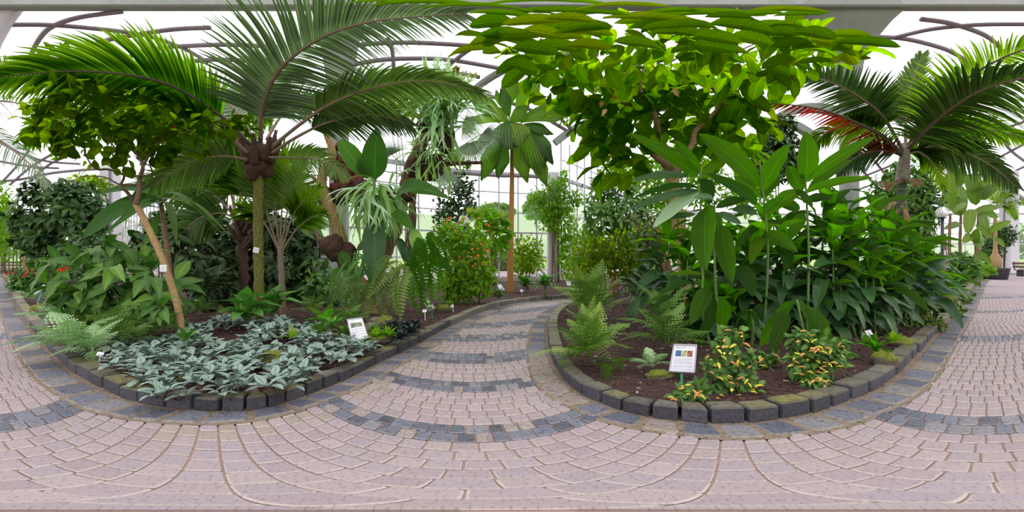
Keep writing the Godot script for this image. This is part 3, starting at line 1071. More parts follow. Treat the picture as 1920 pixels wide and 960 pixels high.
func flowerm(seed_, n = 5) -> ArrayMesh:
	var st = new_st()
	for k in n:
		var b = Basis(Vector3.UP, TAU * k / n)
		var tilt = b * Basis(Vector3.RIGHT, -0.5)
		var l = [[0.0, 0.02], [0.3, 0.22], [0.65, 0.26], [1.0, 0.03]]
		for i in 3:
			quad(st, tilt * Vector3(-l[i][1], 0, l[i][0]), tilt * Vector3(-l[i + 1][1], 0, l[i + 1][0]), tilt * Vector3(l[i + 1][1], 0, l[i + 1][0]), tilt * Vector3(l[i][1], 0, l[i][0]))
	return done(st)
func flowers(t, crowns, z, n, px, set_, called = "flower"):
	var f = flowerm(1)
	for i in n:
		var c = pick_crown(crowns)
		var cp = crown_point(c, z)
		var d = rdir()
		d.z = absf(d.z) + 0.2
		d.y = absf(d.y) * 0.8 + 0.1
		d = d.normalized()
		var k = cp[2] / F
		var q = P(c[0], c[1], cp[2]) + Vector3(d.x * c[2], d.y * c[3] + 0.0, d.z * (c[2] + c[3]) * 0.4) * k * rr(0.9, 1.05)
		part_at(called, f, M[set_][rng.randi() % M[set_].size()], t, aim(q, rdir(), d, px * k * 0.5 * rr(0.8, 1.3)))
func shrub(called, label, cat, base, crowns, o, group = "") -> Node3D:
	var z = o.get("z", GZ(base[1], 0.12))
	var b = Vector3(P(base[0], 480, z).x, base[2] if base.size() > 2 else 0.1, -z)
	var t = thing(called, label, cat, b, group)
	stems(t, b, crowns, z, o.get("stems", 4), o.get("r", 0.03), o.get("bark", M.twig), o.get("spread", 0.2))
	crown_leaves(t, crowns, z, o)
	return t
# a leaf laid between two picture points; width in pixels
func pleaf(t, u0, v0, z0, u1, v1, z1, wpx, set_, prof = "ginger", arch = 0.08, called = "leaf", wav = 0.10, seg = 10, pet = 0.0, face = 0.55):
	var a = P(u0, v0, z0)
	var b = P(u1, v1, z1)
	var L = a.distance_to(b)
	var wr = wpx * (z0 + z1) * 0.5 / F / L
	var up = (Vector3(0, H, 0) - (a + b) * 0.5).normalized() * face + Vector3(rr(-0.25, 0.25), 1.0 - face, rr(-0.2, 0.2))
	var m = leafm(prof, snappedf(wr, 0.02), arch, 0.3, wav, seg, 4, pet, snappedf(rr(0, 6), 1.5))
	return part_at(called, m, M[set_][rng.randi() % M[set_].size()], t, aim(a, b - a, up, L))
func rosette(t, c, n, L, e0, e1, meshes, set_, called = "leaf", tw = 0.0):
	var ph = rr(0, TAU)
	for i in n:
		var a = ph + i * 2.39996 + rr(-0.2, 0.2)
		var f = float(i) / maxf(n - 1, 1)
		var e = deg_to_rad(lerpf(e1, e0, f) + rr(-8, 8))
		var d = Vector3(cos(a) * cos(e), sin(e), sin(a) * cos(e))
		var up = Vector3(-cos(a) * sin(e), cos(e), -sin(a) * sin(e)) + rdir() * 0.15
		part_at(called, meshes[i % meshes.size()], M[set_][rng.randi() % M[set_].size()], t, aim(c + Vector3(cos(a), 0.1, sin(a)) * 0.02, d, up, L * rr(0.75, 1.1)))
func rosette_plant(called, label, cat, u, v, n, Lpx, e0, e1, meshes, set_, group = "", piece = "leaf", y = 0.12, lift = 0.0) -> Node3D:
	var g = G(u, v, y)
	var t = thing(called, label, cat, g, group)
	rosette(t, g + Vector3(0, lift, 0), n, Lpx * -g.z / F, e0, e1, meshes, set_, piece)
	return t
# a palm frond along picture points [u, v, z]
func frond(t, path, Lpx, n, set_, o = {}):
	var pts = []
	for q in path: pts.append(P(q[0], q[1], q[2]))
	var w = smooth_path(pts, 7)
	var k = path[0][2] / F
	var root = part("frond", tubem(w, o.get("r", 3.0) * k, 0.5 * k, 6), o.get("rachis", M.rachis), t)
	var joined = new_st()
	var last = w.size() - 1
	var t0 = o.get("from", 0.14)
	var roll = o.get("roll", 0.25)
	var mats = M[set_]
	for i in n:
		var f = t0 + (1.0 - t0) * (i + 0.5) / n
		var x = f * last
		var ii = mini(int(x), last - 1)
		var p = w[ii].lerp(w[ii + 1], x - ii)
		var T = (w[ii + 1] - w[ii]).normalized()
		var view = (Vector3(0, H, 0) - p).normalized()
		var sd = (T.cross(view).normalized() * (1.0 - roll) + T.cross(Vector3.UP).normalized() * roll * (1.0 if T.cross(view).dot(T.cross(Vector3.UP)) > 0 else -1.0)).normalized()
		var g = (f - t0) / (1.0 - t0)
		var L = Lpx * -p.z / F * (lerpf(0.55, 1.0, minf(1.0, g * 4.0)) if g < 0.3 else lerpf(1.0, 0.3, pow((g - 0.3) / 0.7, 1.5)))
		var an = deg_to_rad(lerpf(o.get("a0", 68.0), o.get("a1", 22.0), g))
		for s in [-1.0, 1.0]:
			if o.get("one", 0.0) * s < 0.0: continue
			var l = L * rr(0.88, 1.08)
			var d = (T * cos(an) + sd * s * sin(an) + rdir() * o.get("mess", 0.05)).normalized()
			var N = (T.cross(sd) + view * 0.3 + rdir() * 0.25).normalized()
			var c = p
			var hw = o.get("w", 4.0) * 0.5 * -p.z / F * lerpf(1.0, 0.6, g)
			var st = new_st() if o.get("single", false) else joined
			var seg = 5
			var prev = null
			for q in seg + 1:
				var tt = float(q) / seg
				var ww = d.cross(N).normalized() * hw * (minf(1.0, 0.5 + tt * 3.0) * pow(1.0 - tt, 0.6) + 0.02)
				var cur = [c - ww, c + ww]
				if prev != null:
					var va = (q - 1.0) / seg
					for e in [[prev[0], 0.0, va], [cur[0], 0.0, tt], [cur[1], 0.09, tt], [prev[0], 0.0, va], [cur[1], 0.09, tt], [prev[1], 0.09, va]]:
						st.set_uv(Vector2(e[1], e[2]))
						st.add_vertex(e[0])
				prev = cur
				c += d * l / seg
				d = (d + Vector3.DOWN * o.get("droop", 0.12)).normalized()
			if o.get("single", false):
				part("leaflet", done(st), mats[rng.randi() % mats.size()], root)
	if not o.get("single", false):
		stuff(part("leaflets", done(joined), mats[rng.randi() % mats.size()], root))
	return root
func pv(list) -> Array:
	var a = []
	for q in list: a.append(P(q[0], q[1], q[2]))
	return a
func limb(t, called, list, r0px, r1px, m, sides = 8, bump = 0.05):
	var w = smooth_path(pv(list), 6)
	return part(called, tubem(w, r0px * list[0][2] / F, r1px * list[-1][2] / F, sides, bump), m, t)
func lumps(t, called, c, n, spread, rad, m, seed_):
	for i in n:
		var st = new_st()
		blob(st, c + Vector3(rr(-1, 1) * spread.x, rr(-1, 1) * spread.y, rr(-0.6, 0.8) * spread.z), Vector3(rr(0.7, 1.2), rr(0.7, 1.3), rr(0.6, 1.0)) * rad, seed_ + i, 0.3, 12, 8)
		part(called, done(st), m, t)

# signs -------------------------------------------------------------
func page_tex(seed_, photos, big) -> ImageTexture:
	# a printed sheet: a bold heading, a row of small photographs, justified lines of text too small to read
	var w = 176
	var h = 224
	var r = RandomNumberGenerator.new()
	r.seed = seed_
	var im = Image.create(w, h, false, Image.FORMAT_RGB8)
	im.fill(C8(232, 230, 238))
	var ink = C8(90, 88, 104)
	var word = func(x, y, n, hh, c):
		for k in n:
			if r.randf() < 0.16: continue
			im.fill_rect(Rect2i(x + k * 2, y + r.randi() % 2, 1, hh), c)
	if big:
		word.call(14, 14, 44, 6, C8(50, 50, 62)); word.call(14, 24, 28, 3, ink); word.call(112, 12, 22, 10, C8(170, 166, 184))
	else:
		word.call(12, 12, 34, 6, C8(50, 50, 62)); word.call(12, 22, 22, 3, ink)
	var n = photos.size()
	var pw = int((w - 34) / maxf(n, 2))
	for k in n:
		var nz = FastNoiseLite.new()
		nz.seed = seed_ + k
		nz.frequency = 0.06
		for y in 54:
			for x in pw - 3:
				var q = nz.get_noise_2d(x, y) + 0.6 * nz.get_noise_2d(x * 3.1, y * 3.1)
				var pal = photos[k]
				im.set_pixel(18 + k * pw + x, 42 + y, pal[0].lerp(pal[1], smoothstep(-0.15, 0.05, q)).lerp(pal[2], smoothstep(0.15, 0.4, q)))
	var y0 = 106
	for l in 22:
		if l == 12 or l == 18: continue
		word.call(16, y0 + l * 5, 72 if l % 6 != 5 else 36, 3, ink.lerp(Color(1, 1, 1), 0.12))
	return ImageTexture.create_from_image(im)
func label_tex(seed_) -> ImageTexture:
	var r = RandomNumberGenerator.new()
	r.seed = seed_
	var im = Image.create(64, 40, false, Image.FORMAT_RGB8)
	im.fill(C8(236, 232, 236))
	for l in 4:
		for k in 22:
			if r.randf() < 0.3: continue
			im.fill_rect(Rect2i(9 + k * 2, 8 + l * 7, 1, 3), C8(120, 116, 126))
	return ImageTexture.create_from_image(im)
# a framed sheet on a green post; corners as picture points (top-left, top-right, bottom-right, bottom-left)
func info_sign(label, tl, tr, br, bl, foot, ztop, zbot, tex, group = ""):
	var f = G(foot[0], foot[1], 0.1)
	var t = thing("information_sign", label, "sign", f, group)
	var a = P(tl[0], tl[1], ztop)
	var b = P(tr[0], tr[1], ztop)
	var c = P(br[0], br[1], zbot)
	var d = P(bl[0], bl[1], zbot)
	var nrm = (b - a).cross(a - d).normalized()
	if nrm.z < 0: nrm = -nrm
	var st = new_st()
	st.set_smooth_group(-1)
	var back = -nrm * 0.02
	for q in [[a, b, c, d, 0.0], [b + back, a + back, d + back, c + back, 1.0]]:
		quad(st, q[0], q[1], q[2], q[3])
	for q in [[a, b], [b, c], [c, d], [d, a]]:
		quad(st, q[0], q[0] + back, q[1] + back, q[1])
	part("board", done(st), M.plate, t)
	var sp = new_st()
	var cen = (a + b + c + d) * 0.25
	var ins = []
	for q in [a, b, c, d]: ins.append(q.lerp(cen, 0.08) + nrm * 0.004)
	var uv = [Vector2(0, 0), Vector2(1, 0), Vector2(1, 1), Vector2(0, 1)]
	for i in [0, 1, 2, 0, 2, 3]:
		sp.set_uv(uv[i])
		sp.add_vertex(ins[i])
	part("printed_sheet", done(sp), mat(Color(1, 1, 1), 0.45, tex), t)
	var w = (b - a).length() * 0.055
	for q in [[a, b], [b, c], [c, d], [d, a]]:
		var i0 = q[0].lerp(cen, 0.03) + nrm * 0.006
		var i1 = q[1].lerp(cen, 0.03) + nrm * 0.006
		var z = (i1 - i0).normalized()
		var x = nrm.cross(z).normalized()
		var sf = new_st()
		box(sf, (i0 + i1) * 0.5, Vector3(w, 0.022, (i1 - i0).length() + w * 0.8), Basis(x, nrm, z))
		part("frame_rail", done(sf), M.alu, t)
	var ptop = (c + d) * 0.5 + back * 1.6 + (a - d) * 0.12
	part("post", barm(f + Vector3(0, -0.1, 0), ptop, w * 1.9, 0.015), M.greenpost, t)
	return t
func plant_label(label, u, v, wpx, hpx, foot, tilt, group = ""):
	var f = G(foot[0], foot[1], 0.1)
	var z = -f.z
	var t = thing("plant_label", label, "label", f, group)
	var c = P(u, v, z)
	var bs = Basis(Vector3(0, 0, 1), tilt) * Basis(Vector3.RIGHT, -0.5)
	var st = new_st()
	box(st, c, Vector3(wpx * z / F, hpx * z / F * 1.1, 0.012), bs)
	part("plate", done(st), M.plate, t)
	var sp = new_st()
	var hx = bs * Vector3(wpx * z / F * 0.46, 0, 0)
	var hy = bs * Vector3(0, hpx * z / F * 0.5, 0)
	var o = c + bs * Vector3(0, 0, 0.0075)
	var q = [o - hx + hy, o + hx + hy, o + hx - hy, o - hx - hy]
	var uv = [Vector2(0, 0), Vector2(1, 0), Vector2(1, 1), Vector2(0, 1)]
	for i in [0, 1, 2, 0, 2, 3]:
		sp.set_uv(uv[i])
		sp.add_vertex(q[i])
	part("printed_face", done(sp), M.label_print[rng.randi() % 2], t)
	var b = c - bs * Vector3(0, hpx * z / F * 0.3, 0.02)
	part("stake", barm(f + Vector3(0, -0.08, 0), b, 3.2 * z / F, 0.012), M.plate, t)
	return t
func rock(label, u, v, wpx, hpx, seed_, mossy = true, dep = 0.7, rc = null):
	var g = G(u, v, 0.1)
	var z = -g.z
	var r = Vector3(wpx * z / F * 0.5, hpx * z / F * 0.62, wpx * z / F * 0.5 * dep)
	var st = new_st()
	var c1 = C8(132, 140, 40).srgb_to_linear() if mossy else C8(150, 138, 128).srgb_to_linear()
	var c2 = C8(112, 100, 84).srgb_to_linear() if rc == null else rc.srgb_to_linear()
	blob(st, g + Vector3(0, r.y * 0.45, 0), r, seed_, 0.22, 18, 12, false, c1, c2)
	var n = part(numbered("rock"), done(st), M.rock, self)
	n.set_meta("label", label)
	n.set_meta("category", "rock")
	return n

# ---------------------------------------------------------------- the scene
func _ready():
	rng.seed = 7
	var cam = Camera3D.new()
	cam.name = "camera"
	cam.position = Vector3(0, H, 0)
	cam.fov = rad_to_deg(2.0 * atan(480.0 / F))
	cam.far = 900.0
	add_child(cam)
	cam.current = true
	var we = WorldEnvironment.new()
	we.name = "world_environment"
	var e = Environment.new()
	e.background_mode = Environment.BG_SKY
	var sk = ProceduralSkyMaterial.new()
	sk.sky_top_color = Color(0.97, 0.97, 1.0)
	sk.sky_horizon_color = Color(1.0, 0.985, 1.0)
	sk.ground_bottom_color = Color(0.6, 0.62, 0.5)
	sk.ground_horizon_color = Color(0.9, 0.9, 0.9)
	sk.sky_energy_multiplier = 1.78
	sk.ground_energy_multiplier = 0.9
	var sky = Sky.new()
	sky.sky_material = sk
	e.sky = sky
	e.tonemap_mode = Environment.TONE_MAPPER_LINEAR
	e.tonemap_exposure = 0.52
	e.sdfgi_enabled = true
	e.ssao_enabled = true
	e.ssil_enabled = true
	we.environment = e
	add_child(we)
	var sun = DirectionalLight3D.new()
	sun.name = "veiled_sun"
	sun.rotation_degrees = Vector3(-62, 28, 0)
	sun.light_color = Color(1.0, 0.98, 0.95)
	sun.light_energy = 0.55
	sun.light_angular_distance = 25.0
	sun.shadow_enabled = true
	add_child(sun)
	make_materials()
	M.label_print = [mat(Color(1, 1, 1), 0.5, label_tex(1)), mat(Color(1, 1, 1), 0.5, label_tex(2))]
	build_setting()
	rng.seed = 11
	left_trees()
	rng.seed = 12
	right_trees()
	rng.seed = 13
	ginger_stand()
	rng.seed = 14
	left_understory()
	rng.seed = 15
	centre_plants()
	rng.seed = 16
	right_low()
	rng.seed = 17
	far_right()
	rng.seed = 18
	far_left()
	rng.seed = 19
	signs()
	rng.seed = 20
	outside()

func left_trees():
	# the palm with the mossy trunk
	var z = 10.9
	var t = thing("palm_tree", "tall feather palm with a mossy ringed trunk and a brown fibrous crown", "palm", G(485, 612, 0.1))
	limb(t, "trunk", [[485, 622, z], [486, 560, z], [485, 480, z], [484, 400, z], [485, 325, z]], 9.0, 8.5, M.bark_moss, 12, 0.08)
	var st = new_st()
	blob(st, P(485, 300, z), Vector3(26, 38, 24) * z / F, 31, 0.25, 16, 12)
	part("crown_fibre", done(st), M.fibre, t)
	for k in 9:
		var a = k * 0.75 + 0.3
		var b = [485 + 22 * cos(a), 302 - 6 * sin(k * 2.0), z - 0.25 * sin(a)]
		part("leaf_base", tubem(smooth_path(pv([b, [485 + 36 * cos(a), 280 - 5.0 * (k % 3), z - 0.35 * sin(a)], [485 + 44 * cos(a), 262 - 6.0 * (k % 4), z - 0.4 * sin(a)]]), 3), 0.10, 0.03, 6, 0.2), M.fibre, t)
	frond(t, [[488, 262, 10.8], [492, 200, 10.3], [525, 130, 9.6], [600, 72, 8.8], [700, 40, 8.0], [870, 26, 7.2]], 160, 96, "palmgrey", {"single": true, "w": 12.0, "r": 5.0, "droop": 0.10, "rachis": M.petiole, "a1": 18.0})
	frond(t, [[470, 272, 10.8], [415, 218, 10.2], [330, 165, 9.5], [240, 140, 8.8], [110, 134, 8.2], [-30, 150, 7.6]], 136, 84, "palmlit", {"single": true, "w": 11.0, "r": 4.0, "droop": 0.14, "rachis": M.rachis_dark, "a0": 55.0, "from": 0.2})
	frond(t, [[465, 288, 10.7], [415, 248, 10.2], [345, 226, 9.8], [250, 212, 9.6], [120, 226, 9.4], [50, 260, 9.4]], 96, 64, "palmlit", {"w": 9.0, "r": 4.0, "droop": 0.2, "rachis": M.petiole, "from": 0.25})
	frond(t, [[463, 300, 10.6], [420, 293, 10.2], [360, 303, 9.8], [283, 350, 9.4]], 78, 54, "palm", {"w": 7.5, "r": 3.2, "droop": 0.16, "rachis": M.petiole, "from": 0.2})
	frond(t, [[505, 280, 10.7], [560, 235, 10.3], [620, 195, 9.9], [700, 165, 9.6], [800, 152, 9.5], [900, 172, 9.4]], 90, 76, "palm", {"w": 8.0, "r": 3.6, "droop": 0.16, "rachis": M.petiole, "from": 0.32, "a0": 45.0})
	frond(t, [[508, 288, 10.7], [560, 255, 10.5], [620, 228, 10.3], [700, 215, 10.2], [770, 235, 10.2]], 78, 60, "palmdark", {"w": 7.5, "r": 3.4, "droop": 0.18, "rachis": M.petiole, "from": 0.36, "a0": 42.0})
	frond(t, [[478, 262, 10.9], [440, 205, 11.2], [390, 172, 11.5], [320, 155, 11.8]], 78, 64, "palmgrey", {"w": 6.0, "r": 3.0, "droop": 0.1, "rachis": M.petiole, "from": 0.25})
	frond(t, [[500, 262, 11.0], [530, 215, 11.4], [570, 195, 11.8], [640, 185, 12.2]], 62, 36, "palmdark", {"w": 4.5, "r": 3.0, "droop": 0.16, "rachis": M.petiole, "from": 0.3})
	frond(t, [[505, 295, 10.6], [545, 296, 10.4], [600, 300, 10.3], [650, 330, 10.3]], 50, 32, "palm", {"w": 5.0, "r": 2.6, "droop": 0.2, "rachis": M.petiole, "from": 0.3})
	# two lesser palms beside it
	t = thing("palm_tree", "shorter feather palm with a shaggy dark trunk left of the mossy palm trunk", "palm", G(460, 580, 0.1))
	z = 13.5
	limb(t, "trunk", [[461, 588, z], [459, 520, z], [455, 470, z], [448, 420, z]], 6.0, 9.0, M.fibre, 9, 0.2)
	for k in 12:
		var a = k * 0.55 - 0.2
		var h = 470 - 5.5 * k
		part("leaf_base", tubem(smooth_path(pv([[453, h, z], [453 + 16 * cos(a * 2.1), h - 16, z - 0.2], [453 + 26 * cos(a * 2.1), h - 34, z - 0.25]]), 3), 0.09, 0.03, 6, 0.2), M.fibre, t)
	for f in [[[443, 400], [425, 340], [392, 290], [345, 248]], [[447, 398], [478, 345], [535, 300], [605, 285]], [[440, 405], [395, 362], [335, 342], [262, 352]], [[443, 408], [410, 400], [370, 412], [330, 450]], [[452, 405], [500, 360], [560, 350], [610, 372]], [[446, 400], [452, 345], [440, 290], [420, 235]]]:
		frond(t, [[f[0][0], f[0][1], z], [f[1][0], f[1][1], z], [f[2][0], f[2][1], z - 0.3], [f[3][0], f[3][1], z - 0.6]], 70, 54, ["palmlit", "palm", "palm", "palmdark", "palm", "palmlit"][rng.randi() % 6], {"w": 7.0, "r": 2.6, "droop": 0.12, "rachis": M.petiole, "from": 0.2})
	t = thing("palm_tree", "young slender palm with pale fanned leaf stalks right of the mossy palm trunk", "palm", G(531, 606, 0.1))
	z = 11.6
	limb(t, "trunk", [[533, 610, z], [530, 560, z], [527, 500, z], [526, 462, z]], 6.5, 5.0, M.petiole, 9, 0.08)
	for f in [[[524, 470], [505, 415], [495, 370], [476, 335]], [[525, 468], [518, 410], [516, 360], [508, 300]], [[526, 465], [528, 400], [535, 345], [530, 290]], [[527, 468], [536, 410], [550, 350], [570, 300]], [[528, 470], [545, 415], [562, 385], [600, 350]], [[523, 470], [500, 425], [480, 400], [450, 390]], [[529, 472], [552, 435], [580, 410], [610, 400]]]:
		frond(t, [[f[0][0], f[0][1], z], [f[1][0], f[1][1], z], [f[2][0], f[2][1], z], [f[3][0], f[3][1], z - 0.2]], 48, 36, ["palm", "palmlit", "palmdark"][rng.randi() % 3], {"w": 4.0, "r": 1.8, "droop": 0.1, "rachis": M.petiole, "from": 0.42, "a0": 60.0})
	# leaning tree with a thin tan trunk
	z = 8.5
	t = thing("leaning_tree", "slender leaning tree with a smooth tan trunk and wide light-green crown", "tree", G(343, 652, 0.1))
	limb(t, "trunk", [[343, 660, z], [338, 600, z], [325, 545, z], [300, 475, z], [272, 415, z], [255, 382, z]], 6.5, 5.5, M.bark_tan, 9)
	for b in [[[[255, 384], [261, 360], [262, 335], [268, 310], [255, 285]], 5.0, 2.5], [[[254, 382], [238, 360], [226, 350], [233, 330], [230, 300]], 3.6, 1.5], [[[262, 330], [240, 330], [205, 318], [178, 316], [160, 290]], 2.8, 1.2], [[[262, 348], [225, 346], [195, 332], [150, 330]], 2.2, 1.0], [[[262, 328], [285, 328], [280, 310], [262, 308]], 2.0, 1.2], [[[268, 312], [290, 270], [300, 240], [290, 215]], 2.4, 1.0], [[[255, 288], [215, 250], [190, 230], [180, 190]], 2.2, 1.0], [[[160, 292], [155, 250], [140, 200], [108, 150]], 1.8, 1.0], [[[230, 302], [200, 260], [150, 245], [110, 240]], 1.6, 0.8], [[[290, 272], [340, 250], [400, 235], [450, 240]], 2.0, 0.9]]:
		var l = []
		for q in b[0]: l.append([q[0], q[1], z + rr(-0.2, 0.2)])
		limb(t, "branch", l, b[1], b[2], M.twig, 6)
	var ov = [leafm("ovate", 0.62, 0.06, 0.2, 0.0, 6, 4, 0.08), leafm("round", 0.72, 0.08, 0.15, 0.0, 6, 4, 0.08)]
	crown_leaves(t, [[190, 215, 140, 62], [290, 250, 120, 52], [108, 150, 42, 62], [200, 285, 110, 30], [420, 238, 52, 22], [100, 240, 60, 40], [120, 125, 30, 28]], z, {"set": "canopy_left", "meshes": ov, "n": 700, "px": 26, "droop": 0.2, "most": 300})
	flowers(t, [[180, 268, 6, 3], [362, 240, 6, 3], [290, 255, 60, 20]], z, 5, 9, "petalred")
	# broad pleated blades behind it
	t = thing("pleated_leaf_plant", "plant with two very long broad ribbed blades pointing left below the leaning tree crown", "plant", G(330, 590, 0.1))
	z = 11.5
	pleaf(t, 300, 372, z, 168, 372, z - 0.8, 30, "nest", "lance", 0.2, "leaf", 0.02, 14, 0.0, 0.3)
	pleaf(t, 300, 366, z, 156, 446, z - 1.0, 36, "nest", "paddle", 0.12, "leaf", 0.02, 14, 0.0, 0.5)
	pleaf(t, 300, 372, z, 182, 452, z - 1.4, 16, "nest", "lance", 0.1)
	for k in 9:
		pleaf(t, 300, 372 + k * 3, z, 300 + rr(-70, 150), 430 + rr(-90, 60), z - rr(-0.5, 1.2), rr(8, 15), "palm", "strap", 0.22, "leaf", 0.02, 12)
	limb(t, "stem", [[330, 600, z], [315, 480, z], [300, 370, z]], 5, 4, M.bark, 7)
	# epiphyte tree: forked brown limbs hung with brackets of nest ferns
	z = 12.6
	t = thing("epiphyte_tree", "branching brown dead-looking tree loaded with ferns and brown nests, centre of the left bed", "tree", G(695, 592, 0.1))
	limb(t, "trunk", [[697, 600, z], [690, 560, z], [668, 520, z], [648, 480, z], [634, 430, z], [618, 388, z], [604, 352, z], [606, 325, z], [622, 300, z], [621, 275, z], [612, 252, z]], 15, 6, M.bark_tan, 10, 0.06)
	limb(t, "branch", [[690, 560, z], [715, 490, z + .3], [742, 430, z + .3], [752, 380, z + .3], [765, 330, z + .2], [775, 300, z], [800, 255, z], [822, 225, z], [850, 200, z]], 14, 9, M.bark, 9, 0.08)
	limb(t, "branch", [[618, 392, z], [600, 390, z], [583, 387, z]], 5, 4, M.bark_tan, 7)
	limb(t, "branch", [[604, 352, z], [594, 340, z], [582, 328, z]], 4, 3, M.bark, 6)
	limb(t, "branch", [[650, 486, z], [610, 462, z], [585, 425, z], [575, 400, z]], 4, 3, M.bark, 6)
	limb(t, "branch", [[768, 340, z], [800, 330, z], [826, 310, z], [860, 306, z], [905, 305, z]], 6, 3, M.fibre, 7, 0.15)
	limb(t, "branch", [[792, 345, z], [812, 322, z], [835, 300, z]], 4, 3, M.bark, 6)
	lumps(t, "moss_cushion", P(645, 475, z - 0.2), 6, Vector3(0.3, 0.3, 0.2), 0.26, M.fibre, 40)
	lumps(t, "moss_cushion", P(752, 385, z), 6, Vector3(0.2, 0.3, 0.2), 0.2, M.fibre, 50)
	t = thing("staghorn_fern", "mass of cupped red-brown shield fronds on the forked limb of the epiphyte tree", "fern", P(640, 350, z))
	for q in [[640, 305, 13], [650, 322, 15], [632, 330, 14], [664, 340, 15], [645, 345, 17], [628, 352, 14], [655, 362, 16], [636, 368, 18], [612, 366, 15], [622, 290, 10], [632, 275, 9], [668, 350, 12], [604, 372, 13]]:
		var sb = new_st()
		blob(sb, P(q[0] + 4, q[1], z + 0.2), Vector3(q[2], q[2] * rr(0.8, 1.2), q[2] * 0.8) * z / F, 60 + q[0], 0.32, 14, 9)
		part("shield_frond", done(sb), M.nestbrown if q[1] < 360 else M.fibre, t)
	var ant = [antlerm(1), antlerm(2), antlerm(3), antlerm(4)]
	for g in [["staghorn fern with drooping grey-green forked straps below the big upright leaves", 708, 362, 38, 84, -0.9, 0.3], ["large staghorn fern crowning the right limb of the epiphyte tree", 828, 232, 120, 92, 0.7, 0.9], ["small staghorn fern with pale hanging antlers at the fork below the crown fern", 805, 290, 18, 62, -0.7, 0.5]]:
		t = thing("staghorn_fern", g[0], "fern", P(g[1], g[2], z))
		lumps(t, "shield_frond", P(g[1] - 4, g[2] + 18, z + 0.1), 5, Vector3(0.35, 0.22, 0.15), 0.3, M.fibre, 90 + g[1])
		for k in g[3]:
			var d = (rdir() + Vector3(0, g[5], 0.35)).normalized()
			var bp = P(g[1] + rr(-22, 22), g[2] + rr(-24, 24), z - rr(0.0, 0.4))
			part_at("antler_frond", ant[k % 4], M.stag[rng.randi() % 4], t, aim(bp, d, (Vector3(0, 1, 0.5) + rdir() * 0.4), g[4] * z / F * rr(0.75, 1.25)))
		for k in int(g[3] * 0.7):
			var d2 = (rdir() + Vector3(0, g[5] - 0.2, 0.2)).normalized()
			part_at("strap_frond", leafm("strap", 0.07, 0.28, 0.1, 0.0, 8, 2), M.stag[rng.randi() % 4], t, aim(P(g[1] + rr(-30, 30), g[2] + rr(-24, 24), z - rr(-0.2, 0.3)), d2, Vector3(0, 1, 0.3), g[4] * z / F * rr(0.8, 1.4)))
	# big-leaved climbers on it
	t = thing("nest_plant", "epiphyte with two huge upright glossy leaves beside the brown nests", "plant", P(700, 345, z))
	pleaf(t, 703, 345, z - .3, 706, 238, z - .6, 50, "nest", "ovate", 0.06, "leaf", 0.08, 12, 0.1, 0.9)
	pleaf(t, 684, 330, z - .3, 636, 262, z - .5, 38, "nest", "paddle", 0.06, "leaf", 0.05, 12, 0.0, 0.9)
	pleaf(t, 690, 335, z - .3, 672, 290, z - .4, 26, "nest", "ovate", 0.06, "leaf", 0.05, 12, 0.0, 0.9)
	limb(t, "stem", [[697, 400, z - .2], [700, 370, z - .3], [703, 340, z - .3]], 3, 2, M.stem_green, 6)
	t = thing("nest_plant", "epiphyte with one broad horizontal wavy leaf arching to the right in front of the limb", "plant", P(745, 380, z))
	pleaf(t, 738, 382, z - .5, 846, 374, z - 1.0, 44, "nest", "ovate", 0.28, "leaf", 0.10, 14, 0.0, 0.45)
	pleaf(t, 728, 400, z - .5, 776, 432, z - .9, 26, "nest", "obovate", 0.2, "leaf", 0.1, 12, 0.0, 0.5)
	limb(t, "stem", [[752, 400, z - .2], [745, 390, z - .4], [738, 382, z - .5]], 3, 2, M.stem_green, 6)
	t = thing("nest_plant", "epiphyte with long dark leaves with pale midribs hanging below the staghorn straps", "plant", P(706, 410, z))
	pleaf(t, 704, 408, z - .6, 702, 524, z - 1.0, 46, "gingerdark", "ginger", 0.05, "leaf", 0.12, 14, 0.0, 0.95)
	pleaf(t, 774, 428, z - .6, 793, 488, z - .8, 26, "stag", "ginger", 0.06, "leaf", 0.12, 12, 0.0, 0.95)
	pleaf(t, 792, 478, z - .6, 843, 505, z - .8, 26, "nest", "obovate", 0.12, "leaf", 0.14, 12, 0.0, 0.7)
	pleaf(t, 735, 440, z - .5, 700, 460, z - .7, 20, "nest", "ginger", 0.1)
	pleaf(t, 760, 470, z - .5, 800, 482, z - .7, 16, "gingerdark", "ginger", 0.1)
	pleaf(t, 745, 445, z - .5, 765, 500, z - .7, 20, "gingerdark", "ginger", 0.1)
	pleaf(t, 720, 440, z - .4, 668, 470, z - .6, 22, "gingerdark", "ginger", 0.1)
	pleaf(t, 645, 500, z - .5, 618, 540, z - .6, 22, "nest", "ovate", 0.1)
	pleaf(t, 640, 470, z - .5, 655, 520, z - .6, 24, "nest", "ovate", 0.1)
	limb(t, "stem", [[720, 440, z - .2], [712, 420, z - .4], [704, 408, z - .6]], 3, 2, M.stem_green, 6)
	# hanging ferns
	var fs = [fernm(18, 0.36, 0.2, 0, 1), fernm(17, 0.4, 0.16, 0, 2), fernm(16, 0.42, 0.22, 0, 3)]
	t = thing("sword_fern", "bright arching sword fern hanging over the two-part sign from the epiphyte tree", "fern", P(800, 440, z - 0.6))
